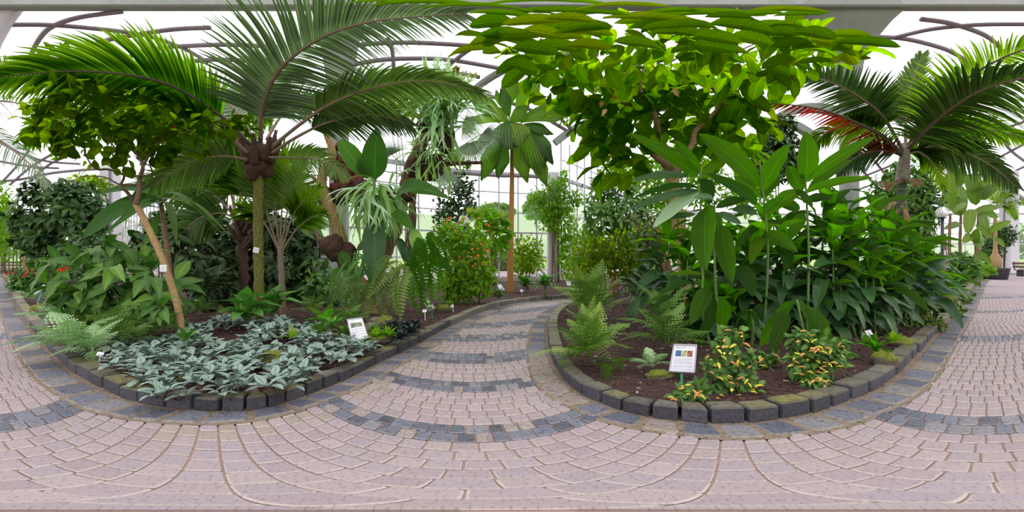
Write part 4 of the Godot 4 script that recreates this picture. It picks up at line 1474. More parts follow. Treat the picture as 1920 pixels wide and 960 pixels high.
	for q in [[795, 440, 842, 510, 30], [800, 440, 838, 540, 30], [795, 445, 820, 560, 26], [790, 445, 800, 545, 26], [800, 438, 850, 480, 26], [785, 450, 780, 560, 24], [780, 470, 808, 580, 24], [790, 450, 830, 525, 26], [770, 480, 790, 590, 22], [785, 440, 770, 520, 24]]:
		var a = P(q[0], q[1], z - .6)
		var b = P(q[2], q[3], z - rr(0.8, 1.6))
		part_at("frond", fs[rng.randi() % 3], M.fernlit[rng.randi() % 3], t, aim(a, b - a, Vector3(0.4, 0.6, 1.0) + rdir() * 0.3, a.distance_to(b)))
	t = thing("sword_fern", "mid-green fern with notched hanging fronds at the foot of the epiphyte tree", "fern", P(700, 545, z - 1))
	for q in [[760, 490, 690, 560], [760, 490, 740, 580], [745, 500, 745, 590], [740, 495, 705, 575], [765, 500, 770, 570], [690, 530, 645, 585], [690, 530, 625, 565], [695, 530, 690, 600], [680, 540, 640, 610], [700, 535, 730, 600], [690, 530, 660, 600], [735, 480, 700, 530], [770, 510, 752, 600], [640, 520, 620, 575], [640, 510, 665, 560]]:
		var a = P(q[0], q[1], z - 1.0)
		var b = P(q[2], q[3], z - rr(1.2, 2.0))
		part_at("frond", fs[rng.randi() % 3], M.fern[rng.randi() % 4], t, aim(a, b - a, Vector3(rr(-.4, .4), 0.6, 1.0), a.distance_to(b)))
	t = thing("small_epiphyte", "tuft of grassy leaves on the mossy lump of the epiphyte tree", "plant", P(668, 500, z - .5))
	for k in 26:
		pleaf(t, 668 + rr(-20, 40), 490 + rr(-30, 30), z - .5, 668 + rr(-50, 70), 530 + rr(-20, 40), z - rr(.6, 1.0), 5, "hosta", "strap", 0.2, "leaf", 0.0, 8)
	# the sawn log hung in the top of the tree
	t = thing("driftwood_log", "dark broken log wedged across the top of the epiphyte tree with small creepers", "log", P(800, 178, z))
	limb(t, "log", [[762, 176, z], [790, 174, z], [830, 170, z], [862, 176, z]], 12, 10, M.fibre, 9, 0.2)
	limb(t, "stub", [[832, 160, z], [846, 145, z], [858, 126, z]], 7, 5, M.fibre, 8, 0.12)
	crown_leaves(t, [[850, 140, 40, 14], [770, 190, 40, 16], [730, 178, 30, 12]], z, {"set": "autumn", "meshes": [leafm("ovate", 0.6, 0.05, 0.1, 0.0, 4, 2)], "n": 220, "px": 8, "most": 0})
	# bright foliage high behind
	shrub("background_tree", "bright green small-leaved tree seen behind the left palm crown", "tree", [440, 540], [[440, 200, 66, 34], [385, 185, 56, 26], [330, 235, 70, 40], [400, 270, 66, 50], [350, 330, 60, 46], [470, 230, 40, 30]], {"z": 19.0, "set": "bright", "meshes": [leafm("ovate", 0.55, 0.06, 0.2, 0.0, 5, 2)], "n": 1900, "px": 15, "most": 40, "stems": 3, "whorl": 4}, "")
	shrub("background_tree", "yellow-green thin-leaved tree behind the staghorn ferns", "tree", [760, 545], [[700, 190, 60, 22], [760, 200, 50, 22], [650, 215, 28, 30], [850, 300, 40, 20], [830, 195, 40, 14]], {"z": 19.5, "set": "lime", "meshes": [leafm("ovate", 0.5, 0.06, 0.2, 0.0, 5, 2)], "n": 1500, "px": 12, "most": 30, "stems": 3, "whorl": 4})
	# fan-leaved palm and a dark fig behind the epiphyte tree
	t = thing("fan_palm", "small fan palm with splayed grey-green fans behind the staghorn ferns", "palm", P(838, 540, 19))
	limb(t, "trunk", [[770, 560, 19], [772, 450, 19], [775, 330, 19]], 8, 7, M.fibre, 8, 0.1)
	for q in [[838, 318, 40, 2.2], [880, 268, 44, 1.2], [905, 250, 40, 0.6], [716, 320, 46, 3.6], [735, 290, 40, 4.2], [870, 230, 36, 0.2]]:
		var fan = part("petiole", tubem(pv([[775, 330, 19.2], [q[0], q[1], 19]]), 0.03, 0.02, 5), M.stem_green, t)
		for k in 26:
			var a = q[3] + lerpf(-1.5, 1.5, k / 25.0)
			var b = P(q[0] + q[2] * cos(a), q[1] + q[2] * sin(a) * 0.9 + 6, 18.7)
			var o = P(q[0], q[1], 19)
			part_at("fan_segment", leafm("needle", 0.09, 0.06, 0.3, 0.0, 5, 2), M.palmgrey[k % 3], fan, aim(o, b - o, Vector3(0, 0.3, 1), o.distance_to(b)))
	shrub("fig_tree", "dark glossy fig tree with a dense drooping crown behind the tall lamp globe", "tree", [852, 545], [[852, 370, 38, 52], [870, 345, 26, 30], [835, 400, 30, 28], [880, 380, 16, 30]], {"z": 22.0, "set": "dark", "meshes": [leafm("lance", 0.42, 0.08, 0.2, 0.0, 5, 2)], "n": 900, "px": 11, "most": 30, "stems": 3})

func right_trees():
	var z = 11.0
	var t = thing("canopy_tree", "large forked tree whose backlit round-leaved canopy spreads over the right bed", "tree", G(1288, 600, 0.1))
	limb(t, "trunk", [[1292, 612, z], [1288, 530, z], [1278, 460, z], [1270, 400, z], [1264, 370, z], [1262, 330, z]], 14, 11, M.bark_tan, 11, 0.04)
	for b in [[[[1262, 330], [1252, 312], [1235, 295], [1225, 285], [1232, 262], [1232, 230], [1225, 210]], 9, 6], [[[1264, 330], [1280, 300], [1298, 270], [1304, 245], [1330, 222], [1352, 195], [1345, 175], [1328, 160]], 7, 3], [[[1225, 212], [1198, 200], [1165, 192], [1130, 170]], 5, 2], [[[1225, 212], [1215, 195], [1200, 165], [1206, 130]], 5, 2.5], [[[1230, 210], [1245, 190], [1240, 165], [1225, 150]], 5, 2], [[[1352, 195], [1380, 175], [1400, 150], [1440, 138]], 2.5, 1.2], [[[1345, 176], [1330, 150], [1360, 110], [1420, 80]], 2.5, 1.2], [[[1206, 130], [1190, 110], [1150, 90], [1100, 80]], 2.2, 1.0], [[[1206, 132], [1250, 120], [1290, 95], [1330, 70]], 2.2, 1.0]]:
		var l = []
		for q in b[0]: l.append([q[0], q[1], z + rr(-0.25, 0.25)])
		limb(t, "branch", l, b[1], b[2], M.bark, 8)
	var ov = [leafm("round", 0.68, 0.08, 0.15, 0.03, 7, 4, 0.08), leafm("ovate", 0.62, 0.10, 0.2, 0.04, 7, 4, 0.08), leafm("obovate", 0.6, 0.08, 0.2, 0.03, 7, 4, 0.06)]
	crown_leaves(t, [[1080, 150, 90, 50, 10.5], [1170, 200, 120, 70, 11], [1290, 190, 130, 76, 11.5], [1390, 175, 90, 56, 11], [1180, 110, 240, 34, 9], [1420, 105, 210, 34, 9], [1350, 270, 80, 40, 11.5], [1190, 300, 54, 40, 11], [1100, 215, 60, 30, 11], [1470, 118, 60, 20, 9.5], [1130, 262, 60, 36, 11], [1160, 318, 40, 26, 11], [1030, 130, 70, 34, 10], [1420, 235, 40, 30, 11]], z, {"set": "canopy", "meshes": ov, "n": 820, "px": 45, "droop": 0.15, "most": 220})
	# the near boughs right overhead, with their leaves much closer to the eye
	var near_ = [[965, 42, 880, 48, 30], [1010, 70, 880, 82, 34], [960, 65, 905, 88, 26], [1060, 40, 940, 46, 22], [1120, 42, 1020, 34, 20], [1290, 38, 1150, 44, 22], [1040, 62, 1150, 50, 26], [1180, 52, 1290, 44, 24], [1220, 62, 1330, 70, 28], [1330, 45, 1450, 60, 30], [1240, 92, 1150, 78, 26], [1100, 96, 1000, 84, 24], [1350, 58, 1240, 50, 22], [1420, 40, 1320, 32, 18], [1400, 72, 1530, 62, 30], [1450, 82, 1370, 66, 24], [1490, 60, 1570, 74, 26], [1530, 85, 1440, 92, 28], [1560, 80, 1690, 88, 22], [1540, 68, 1632, 66, 18], [1560, 92, 1610, 116, 34], [1520, 74, 1600, 92, 30], [1500, 66, 1430, 62, 24], [1480, 96, 1570, 106, 26], [1060, 86, 1150, 92, 26], [960, 90, 1050, 100, 28], [950, 120, 1010, 135, 30], [975, 60, 1060, 70, 26], [1380, 96, 1300, 82, 28], [1300, 66, 1390, 80, 26], [1000, 108, 930, 140, 28], [990, 120, 940, 165, 28], [1150, 66, 1060, 58, 22], [1200, 44, 1290, 34, 14], [1350, 34, 1470, 24, 12], [1450, 30, 1552, 26, 10], [1000, 22, 780, 14, 8], [1080, 18, 1250, 12, 8], [1040, 26, 900, 30, 9], [1180, 26, 1060, 30, 9], [1320, 24, 1200, 26, 9], [700, 10, 900, 9, 9], [900, 10, 1150, 8, 10], [760, 6, 640, 7, 5], [1150, 10, 1260, 12, 6], [1380, 26, 1560, 24, 11], [930, 30, 1180, 28, 14], [1210, 34, 1440, 30, 14], [880, 24, 1020, 36, 12], [1130, 34, 1330, 46, 18], [1330, 52, 1200, 54, 20], [1000, 52, 1120, 58, 22], [900, 66, 1000, 74, 30], [1400, 52, 1480, 46, 18]]
	for q in near_:
		var zz = 6.0 + rr(-0.5, 0.8)
		pleaf(t, q[0], q[1], zz, q[2], q[3], zz - rr(-0.5, 0.5), q[4] * 1.15, "canopy", "round", 0.06, "leaf", 0.05, 10, 0.05, 0.62)
	for q in near_:
		if q[1] > 50:
			for k in 2:
				var zz = 7.0 + rr(-0.5, 1.5)
				var u = q[0] + rr(-60, 60)
				var v = q[1] + rr(-12, 40)
				pleaf(t, u, v, zz, u + rr(-1, 1) * 80, v + rr(-14, 22), zz + rr(-0.7, 0.7), rr(20, 34), "canopy", "round", 0.06, "leaf", 0.05, 8, 0.05, 0.5)
	for q in [[1125, 162], [1150, 178], [1130, 190], [1138, 205], [1480, 138], [1230, 118], [1262, 165]]:
		pleaf(t, q[0], q[1], 9.5, q[0] + rr(-14, 14), q[1] + rr(6, 18), 9.5, 9, "dry", "ovate", 0.2, "dry_leaf", 0.3)
	# king palm on the right with one red frond
	z = 13.0
	t = thing("palm_tree", "feather palm with a ringed green trunk and one red frond", "palm", G(1690, 590, 0.1))
	limb(t, "trunk", [[1688, 596, z], [1689, 500, z], [1690, 420, z], [1691, 370, z], [1692, 338, z]], 9, 8, M.ringed, 12, 0.03)
	limb(t, "crownshaft", [[1692, 340, z], [1694, 312, z], [1697, 290, z], [1698, 268, z]], 12, 6, M.shaft, 12)
	for k in 7:
		part("trunk_ring", lathem(P(1691, 342 + k * 13, z), [Vector2(0.125, -0.02), Vector2(0.14, 0.0), Vector2(0.125, 0.02)], 14), M.petiole, t)
	var s2 = {"w": 6.0, "r": 3.2, "rachis": M.petiole, "droop": 0.1}
	frond(t, [[1694, 285, z], [1660, 225, z - .5], [1620, 188, z - .9], [1560, 155, z - 1.4], [1490, 138, z - 2]], 72, 48, "palmdark", {"w": 12.0, "r": 3.2, "rachis": M.petiole, "droop": 0.05, "single": true, "from": 0.22})
	frond(t, [[1690, 292, z], [1662, 262, z - .6], [1610, 232, z - 1.2], [1530, 203, z - 1.8], [1420, 192, z - 2.4]], 58, 40, "palmred", {"w": 11.0, "r": 3.2, "rachis": M.rachis_dark, "droop": 0.06, "single": true, "one": -1.0, "from": 0.1})
	frond(t, [[1692, 288, z], [1650, 250, z - .3], [1600, 236, z - .4], [1552, 246, z - .5], [1510, 290, z - .6]], 58, 54, "palmlit", {"w": 7.0, "r": 2.6, "rachis": M.petiole, "droop": 0.25})
	frond(t, [[1688, 290, z], [1655, 282, z - .2], [1610, 292, z - .3], [1570, 325, z - .4]], 52, 54, "palmdark", {"w": 6.5, "r": 2.6, "rachis": M.petiole, "droop": 0.14})
	frond(t, [[1698, 272, z], [1699, 225, z], [1706, 170, z], [1728, 105, z]], 50, 44, "palm", {"w": 9.0, "r": 3.0, "rachis": M.petiole, "droop": 0.0, "from": 0.3})
	frond(t, [[1702, 280, z], [1728, 252, z - .8], [1775, 210, z - 1.8], [1840, 170, z - 2.8], [1930, 145, z - 4], [2030, 150, z - 5]], 126, 92, "palm", {"w": 12.0, "r": 4.4, "rachis": M.petiole, "droop": 0.18, "single": true, "from": 0.12})
	frond(t, [[1702, 284, z], [1745, 276, z - .4], [1800, 283, z - .8], [1860, 312, z - 1.2], [1905, 350, z - 1.4]], 58, 60, "palmdark", {"w": 7.0, "r": 3.0, "rachis": M.petiole, "droop": 0.2})
	frond(t, [[1703, 278, z], [1755, 250, z - .6], [1830, 240, z - 1.2], [1940, 262, z - 1.8]], 60, 60, "palmlit", {"w": 7.0, "r": 3.0, "rachis": M.petiole, "droop": 0.2})
	frond(t, [[1700, 290, z], [1722, 285, z - .2], [1748, 305, z - .4], [1768, 350, z - .5]], 40, 36, "palmlit", {"w": 4.5, "r": 2.4, "rachis": M.petiole, "droop": 0.14})
	frond(t, [[1702, 275, z], [1740, 215, z - 1.2], [1810, 150, z - 2.5], [1900, 100, z - 4], [2000, 80, z - 5]], 110, 76, "palmlit", {"w": 9.5, "r": 3.6, "rachis": M.petiole, "droop": 0.12, "from": 0.2})
	for q in [[1680, 345, -30, 10], [1705, 340, 26, 6], [1676, 378, -14, 26], [1694, 392, 14, 34], [1682, 398, -10, 30]]:
		var sk = part("dry_flower_stalk", tubem(pv([[1690, q[1] - 6, z - .15], [q[0], q[1], z - .3]]), 0.05, 0.03, 6), M.bark, t)
		for k in 14:
			var a = P(q[0], q[1], z - .3)
			var b = P(q[0] + q[2] * rr(0.4, 1.1) + rr(-8, 8), q[1] + q[3] * rr(0.4, 1.2) + rr(-5, 8), z - rr(.2, .5))
			part("dry_strand", tubem(smooth_path([a, a.lerp(b, 0.5) + Vector3(0, 0.06, 0), b], 3), 0.025, 0.012, 5), M.bark_tan, sk)
	# dark trees beyond
	shrub("background_tree", "dark small-leaved tree with reddish new shoots behind the ginger tops", "tree", [1455, 560], [[1455, 275, 42, 36], [1465, 235, 26, 20], [1425, 300, 40, 26], [1470, 310, 30, 30]], {"z": 18.5, "set": "dark", "meshes": [leafm("lance", 0.4, 0.08, 0.2, 0.0, 5, 2)], "n": 1700, "px": 16, "most": 60, "stems": 3, "whorl": 4})
	shrub("background_tree", "leafy weeping tree behind the ringed palm trunk", "tree", [1700, 560], [[1705, 350, 44, 60], [1665, 370, 30, 50], [1735, 380, 28, 60], [1700, 440, 46, 50]], {"z": 19.5, "set": "broad", "meshes": [leafm("lance", 0.36, 0.1, 0.2, 0.0, 5, 2)], "n": 1900, "px": 18, "most": 60, "stems": 3, "droop": 0.8})

func cane(label, base, top, leaves, z, group = "ginger canes of the right bed"):
	var t = thing("ginger_plant", label, "ginger plant", Vector3(P(base[0], 480, z).x, 0.1, -z), group)
	var b = Vector3(P(base[0], 480, z).x, 0.05, -z)
	var e = P(top[0], top[1], z - 0.2)
	part("cane", tubem(smooth_path([b, b.lerp(e, 0.5) + Vector3(rr(-.1, .1), 0, 0.05), e], 6), 0.028, 0.014, 7), M.stem_green, t)
	for q in leaves:
		pleaf(t, q[0], q[1], z - 0.15, q[2], q[3], z - q[6] if q.size() > 6 else z - rr(-0.3, 0.9), q[4], q[5], "ginger", rr(0.04, 0.14), "leaf", 0.10, 12, 0.0, rr(0.45, 0.8))
	return t
func ginger_stand():
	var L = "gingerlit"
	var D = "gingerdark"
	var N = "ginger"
	var gm = [leafm("ginger", 0.33, 0.16, 0.3, 0.12, 12, 4, 0.0, 0.0), leafm("ginger", 0.29, 0.24, 0.3, 0.14, 12, 4, 0.0, 1.5), leafm("ginger", 0.36, 0.12, 0.35, 0.10, 12, 4, 0.0, 3.0), leafm("ginger", 0.3, 0.3, 0.2, 0.12, 12, 4, 0.0, 4.2)]
	var z = 8.7
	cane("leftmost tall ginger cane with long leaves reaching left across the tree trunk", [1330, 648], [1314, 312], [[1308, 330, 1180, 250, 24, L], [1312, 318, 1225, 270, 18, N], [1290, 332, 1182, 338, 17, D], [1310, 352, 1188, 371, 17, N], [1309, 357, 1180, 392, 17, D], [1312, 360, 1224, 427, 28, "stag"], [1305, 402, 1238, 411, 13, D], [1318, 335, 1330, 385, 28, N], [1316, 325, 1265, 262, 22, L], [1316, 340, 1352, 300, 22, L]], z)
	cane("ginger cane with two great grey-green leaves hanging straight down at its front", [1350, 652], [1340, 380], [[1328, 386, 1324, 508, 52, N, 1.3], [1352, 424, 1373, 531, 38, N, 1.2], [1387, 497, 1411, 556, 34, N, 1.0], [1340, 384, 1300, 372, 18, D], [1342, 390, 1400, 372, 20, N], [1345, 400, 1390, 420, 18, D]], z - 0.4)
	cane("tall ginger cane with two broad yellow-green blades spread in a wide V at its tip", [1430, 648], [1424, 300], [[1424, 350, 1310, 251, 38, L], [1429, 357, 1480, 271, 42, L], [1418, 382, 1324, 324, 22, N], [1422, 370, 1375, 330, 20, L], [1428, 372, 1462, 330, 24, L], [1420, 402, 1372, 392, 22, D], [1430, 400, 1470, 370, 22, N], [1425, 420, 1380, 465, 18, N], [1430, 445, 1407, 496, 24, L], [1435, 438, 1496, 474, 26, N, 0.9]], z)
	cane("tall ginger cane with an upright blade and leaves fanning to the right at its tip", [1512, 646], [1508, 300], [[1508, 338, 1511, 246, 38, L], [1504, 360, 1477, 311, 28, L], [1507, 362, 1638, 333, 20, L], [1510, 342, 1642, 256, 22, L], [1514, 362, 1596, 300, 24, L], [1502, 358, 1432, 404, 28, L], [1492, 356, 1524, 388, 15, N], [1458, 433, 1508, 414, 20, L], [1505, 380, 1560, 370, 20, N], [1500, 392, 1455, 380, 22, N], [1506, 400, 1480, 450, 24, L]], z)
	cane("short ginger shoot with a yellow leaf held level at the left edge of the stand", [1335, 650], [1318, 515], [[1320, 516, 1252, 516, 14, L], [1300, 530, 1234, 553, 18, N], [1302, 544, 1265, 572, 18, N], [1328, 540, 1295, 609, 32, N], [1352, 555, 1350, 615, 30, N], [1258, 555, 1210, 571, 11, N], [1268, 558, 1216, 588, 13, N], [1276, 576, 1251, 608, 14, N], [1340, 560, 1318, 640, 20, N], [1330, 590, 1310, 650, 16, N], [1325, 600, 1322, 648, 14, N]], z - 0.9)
	cane("drooping ginger shoot whose big bright leaves hang in front of the yellow-flowered bushes", [1520, 640], [1494, 562], [[1492, 564, 1453, 607, 24, N], [1480, 580, 1425, 650, 30, N], [1478, 588, 1444, 664, 28, N], [1496, 564, 1527, 652, 32, N], [1514, 574, 1554, 650, 28, N], [1530, 620, 1540, 662, 16, N]], 7.4)
	cane("small ginger shoot with narrow pale leaves under the hanging leaves", [1408, 660], [1408, 580], [[1408, 580, 1380, 610, 10, N], [1408, 580, 1404, 614, 10, N], [1410, 580, 1424, 612, 10, N], [1412, 580, 1436, 572, 8, N], [1405, 585, 1376, 598, 9, N]], 8.0)
	# the dense rest of the stand, cane behind cane
	var spots = [[1225, 1260, 440, 9.6], [1285, 1290, 470, 9.2], [1365, 1360, 430, 9.4], [1392, 1395, 452, 9.0], [1452, 1450, 420, 9.6], [1470, 1475, 460, 8.8], [1535, 1545, 385, 9.4], [1555, 1560, 440, 8.9], [1580, 1588, 400, 9.8], [1600, 1612, 430, 9.2], [1622, 1640, 400, 10.2], [1640, 1668, 440, 9.8], [1662, 1690, 430, 10.6], [1680, 1712, 470, 10.2], [1700, 1735, 480, 10.9], [1340, 1345, 480, 9.8], [1420, 1425, 480, 9.8], [1500, 1500, 470, 9.5], [1570, 1575, 480, 9.2], [1610, 1620, 500, 9.0], [1650, 1660, 510, 9.6], [1310, 1312, 560, 8.8], [1375, 1372, 575, 8.7], [1540, 1545, 560, 9.0]]
	var names = ["standing before the big tree trunk", "between the big tree trunk and the hanging leaves", "behind the hanging grey-green leaves", "right of the hanging grey-green leaves", "behind the V-shaped blades", "right of the V-shaped blades", "right of the upright blade", "right of the drooping shoot", "at the top of the right half of the stand", "with dark leaves in the right half of the stand", "left of the ringed palm trunk", "in front of the ringed palm trunk", "below the dry palm flower stalks", "left of the lamp post", "next to the lamp post at the right end", "deep behind the hanging leaves", "deep behind the V-shaped blades", "deep behind the upright blade", "above the drooping shoot", "above the mossy rocks", "behind the mossy rocks", "above the small white label", "above the shrimp plant", "behind the drooping shoot"]
	var i = 0
	for s in spots:
		var zz = s[3]
		var t = thing("ginger_plant", "ginger cane with drooping leaves " + names[i], "ginger plant", Vector3(P(s[0], 480, zz).x, 0.1, -zz), "ginger canes of the right bed")
		var b = Vector3(P(s[0], 480, zz).x, 0.05, -zz)
		var e = P(s[1], s[2], zz)
		part("cane", tubem(smooth_path([b, b.lerp(e, 0.5) + Vector3(rr(-.1, .1), 0, 0.05), e], 5), 0.026, 0.012, 6), M.stem_green, t)
		for c in 2:
			var b2 = b + Vector3(rr(-.35, .35), 0, rr(-.3, .3))
			part("cane", tubem([b2, b2.lerp(e, 0.6) + Vector3(rr(-.2, .2), 0, 0)], 0.022, 0.01, 5), M.stem_green, t)
		var n = 30
		for k in n:
			var f = lerpf(0.28, 1.0, k / (n - 1.0))
			var at = b.lerp(e, f) + Vector3(rr(-.12, .12), 0, rr(-.12, .12))
			var a = k * 2.5 + rr(-0.5, 0.5)
			var el = lerpf(-0.55, 0.85, pow(f, 2.2)) + rr(-0.6, 0.45)
			var d = Vector3(cos(a), el, sin(a) * 0.85 + 0.15).normalized()
			var sz = rr(48, 88) * zz / F
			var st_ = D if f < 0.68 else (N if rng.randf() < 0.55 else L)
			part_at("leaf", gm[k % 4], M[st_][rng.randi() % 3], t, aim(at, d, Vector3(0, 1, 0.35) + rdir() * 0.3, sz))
		i += 1

func left_understory():
	# broad-leaved shrub
	var ov = [leafm("ovate", 0.42, 0.12, 0.3, 0.05, 8, 4, 0.08), leafm("ovate", 0.46, 0.16, 0.3, 0.08, 8, 4, 0.08, 2.0), leafm("lance", 0.44, 0.1, 0.25, 0.05, 8, 4, 0.06, 1.0)]
	var t = shrub("broad_leaved_shrub", "large shrub with broad pointed leaves and a coral flower spray left of the leaning trunk", "shrub", [215, 655], [[150, 520, 62, 58], [225, 520, 78, 62], [285, 545, 52, 50], [200, 580, 80, 36], [230, 470, 50, 26], [330, 570, 20, 34], [130, 548, 30, 36]], {"z": 8.9, "set": "broad", "meshes": ov, "n": 330, "px": 46, "droop": 0.75, "most": 300, "stems": 9, "r": 0.025, "bark": M.stem_green, "spread": 0.4})
	flowers(t, [[118, 508, 8, 3], [128, 503, 8, 3]], 8.0, 16, 6, "petalred")
	for q in [[300, 580, 286, 600], [302, 578, 300, 612], [304, 578, 318, 608], [298, 575, 258, 600], [305, 576, 330, 560], [290, 560, 250, 568], [270, 525, 250, 560], [285, 520, 300, 560], [210, 500, 195, 545], [215, 500, 235, 530]]:
		pleaf(t, q[0], q[1], 7.9, q[2], q[3], 7.5, 20, "broad", "ovate", 0.12)
	t = rosette_plant("seedling", "young shoot with pointed soft leaves growing against the leaning trunk", "plant", 348, 640, 9, 34, 10, 60, [ov[0]], "broad", "", "leaf", 0.35)
	part("stem", tubem([t.position + Vector3(0.05, -0.3, 0), t.position], 0.015, 0.01, 6), M.stem_green, t)
	# ferns along the left kerb
	var fa = [fernm(14, 0.62, 0.22, 1, 1), fernm(13, 0.66, 0.3, 1, 2), fernm(15, 0.56, 0.18, 1, 3)]
	for q in [["silvery fern at the left kerb between the angled sign and the small white label", 112, 618, 12, 62, "fernsilver", -5, 60], ["silver-green fern spilling over the kerb left of the small white label", 130, 668, 15, 84, "fernsilver", -8, 55], ["silvery fern nearest the small white label on its left", 172, 676, 12, 66, "fernsilver", -12, 60], ["mid-green fern under the broad-leaved shrub", 205, 650, 14, 76, "fern", 0, 65], ["dark green fern right of the small white label", 232, 660, 13, 70, "ferndark", -5, 60], ["dark feathery fern below the broad-leaved shrub near the leaning trunk", 285, 642, 12, 60, "ferndark", 0, 60], ["low fern in the shade behind the silver fern patch", 165, 632, 12, 62, "fern", 5, 65]]:
		t = rosette_plant("fern", q[0], "fern", q[1], q[2], q[3], q[4], q[6], q[7], fa, q[5], "ferns along the left kerb", "frond", 0.12, 0.12)
	# silver leaved ground cover
	var sl = [leafm("ovate", 0.60, 0.06, 0.18, 0.05, 7, 4, 0.06), leafm("ovate", 0.56, 0.1, 0.25, 0.06, 7, 4, 0.06, 2.0), leafm("round", 0.62, 0.07, 0.18, 0.05, 7, 4, 0.06, 1.0)]
	var poly = PackedVector2Array()
	for p in [[212, 676], [262, 655], [322, 668], [352, 632], [425, 615], [482, 618], [545, 622], [598, 645], [640, 665], [688, 676], [690, 690], [640, 706], [600, 722], [560, 742], [520, 766], [470, 772], [400, 776], [330, 773], [262, 758], [216, 720]]: poly.append(Vector2(p[0], p[1]))
	var taken = []
	var n = 0
	var tries = 0
	while n < 116 and tries < 9000:
		tries += 1
		var p = Vector2(rr(205, 700), rr(612, 776))
		if not inside(p, poly): continue
		if Vector2((p.x - 428) / 46.0, (p.y - 648) / 18.0).length() < 1.0 or Vector2((p.x - 515) / 34.0, (p.y - 668) / 14.0).length() < 1.0 or Vector2((p.x - 368) / 24.0, (p.y - 708) / 9.0).length() < 1.0 or Vector2((p.x - 440) / 38.0, (p.y - 678) / 10.0).length() < 1.0: continue
		var w = xz(p)
		var ok = true
		for o in taken:
			if o.distance_to(w) < 0.25: ok = false
		if not ok: continue
		taken.append(w)
		var h = 0.2
		t = thing("silver_leaf_plant", "silver-leaved creeping plant with dark green veins in the carpet on the left bed", "ground cover", Vector3(w.x, 0.1, w.y), "silver-leaved ground cover in the left bed")
		var b = Vector3(w.x, 0.1, w.y)
		for s in 3:
			var tp = b + Vector3(rr(-.15, .15), rr(0.05, 0.2), rr(-.15, .15))
			part("stem", tubem([b, tp], 0.007, 0.005, 4), M.twig, t)
			rosette(t, tp, 6, 0.17 * rr(0.85, 1.2), -14, 32, sl, "silver")
		n += 1
	var ds = [leafm("ovate", 0.5, 0.14, 0.25, 0.05, 6, 4, 0.05)]
	for q in [[740, 640], [760, 632], [772, 640], [752, 650], [735, 628], [778, 630]]:
		rosette_plant("black_leaf_plant", "low plant with blackish silver-striped leaves by the kerb right of the photo sign", "ground cover", q[0], q[1], 22, 24, -10, 65, ds, "darksilver", "blackish striped plants by the kerb", "leaf", 0.12, 0.12)
	# hostas, seedlings and small bright plants
	var hm = [leafm("ovate", 0.5, 0.2, 0.35, 0.04, 9, 4, 0.06), leafm("ovate", 0.46, 0.28, 0.3, 0.04, 9, 4, 0.06, 2.0)]
	rosette_plant("hosta", "glossy broad-leaved rosette left of the mossy palm trunk", "plant", 462, 618, 22, 68, 5, 80, hm, "hosta", "", "leaf", 0.15, 0.15)
	rosette_plant("hosta", "glossy broad-leaved rosette between the mossy palm and the young palm", "plant", 510, 604, 18, 60, 5, 80, hm, "hosta", "", "leaf", 0.15, 0.15)
	var sm = [leafm("lance", 0.36, 0.12, 0.25, 0.04, 7, 2, 0.06)]
	for q in [["small bright green rosette growing out of the silver carpet beside the second small label", 547, 650, 9, 24, "bright"], ["bushy green seedling left of the photo sign", 600, 640, 20, 28, "broad"], ["green seedling with pointed leaves behind the carpet left of the photo sign", 625, 630, 20, 30, "hosta"], ["leafy green plant at the left edge of the photo sign", 645, 648, 20, 28, "fern"], ["leafy green plant just under the photo sign", 662, 640, 18, 30, "broad"], ["bright leafed plant by the kerb right of the photo sign", 705, 650, 20, 26, "bright"], ["bright rosette on the kerb edge right of the photo sign", 728, 648, 20, 26, "bright"], ["low green plant in front of the mossy stones", 700, 640, 16, 24, "broad"], ["small green weed by the leaning trunk", 335, 630, 9, 24, "bright"]]:
		rosette_plant("seedling", q[0], "plant", q[1], q[2], q[3], q[4], -5, 70, sm, q[5], "", "leaf", 0.14, 0.14)
	var fn = [fernm(15, 0.5, 0.2, 1, 7), fernm(14, 0.55, 0.25, 1, 8)]
	for q in [["fresh green fern left of the photo sign behind the silver carpet", 612, 622, 10, 46, "fernlit"], ["light green fern on bare soil right of the young palm", 585, 600, 9, 44, "fern"], ["dark fern behind the photo sign", 660, 620, 10, 52, "fern"], ["feathery fern behind the broad-leaved rosettes", 372, 600, 10, 40, "ferndark"]]:
		rosette_plant("fern", q[0], "fern", q[1], q[2], q[3], q[4], 0, 55, fn, q[5], "", "frond", 0.12, 0.15)
	# dark jungle behind: lobed-leaf shrubs
	var dl = [leafm("lance", 0.4, 0.18, 0.3, 0.12, 7, 2, 0.05), leafm("obovate", 0.36, 0.15, 0.3, 0.1, 7, 2, 0.05, 1.0)]
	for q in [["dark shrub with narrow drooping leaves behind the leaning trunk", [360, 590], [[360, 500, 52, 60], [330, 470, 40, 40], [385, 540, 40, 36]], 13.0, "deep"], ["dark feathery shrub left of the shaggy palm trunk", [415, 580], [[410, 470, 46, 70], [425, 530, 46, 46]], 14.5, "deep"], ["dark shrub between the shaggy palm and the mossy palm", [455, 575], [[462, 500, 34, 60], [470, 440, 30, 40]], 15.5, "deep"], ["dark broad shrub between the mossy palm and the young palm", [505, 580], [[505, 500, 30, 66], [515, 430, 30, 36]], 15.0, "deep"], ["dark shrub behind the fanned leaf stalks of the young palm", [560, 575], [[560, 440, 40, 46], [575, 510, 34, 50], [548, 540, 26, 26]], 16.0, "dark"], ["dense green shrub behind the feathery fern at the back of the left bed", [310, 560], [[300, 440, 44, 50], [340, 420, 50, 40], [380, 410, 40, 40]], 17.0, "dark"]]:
		shrub("understory_shrub", q[0], "shrub", q[1], q[2], {"z": q[3], "set": q[4], "meshes": dl, "n": 420, "px": 30, "droop": 0.7, "most": 120, "stems": 5, "whorl": 5})
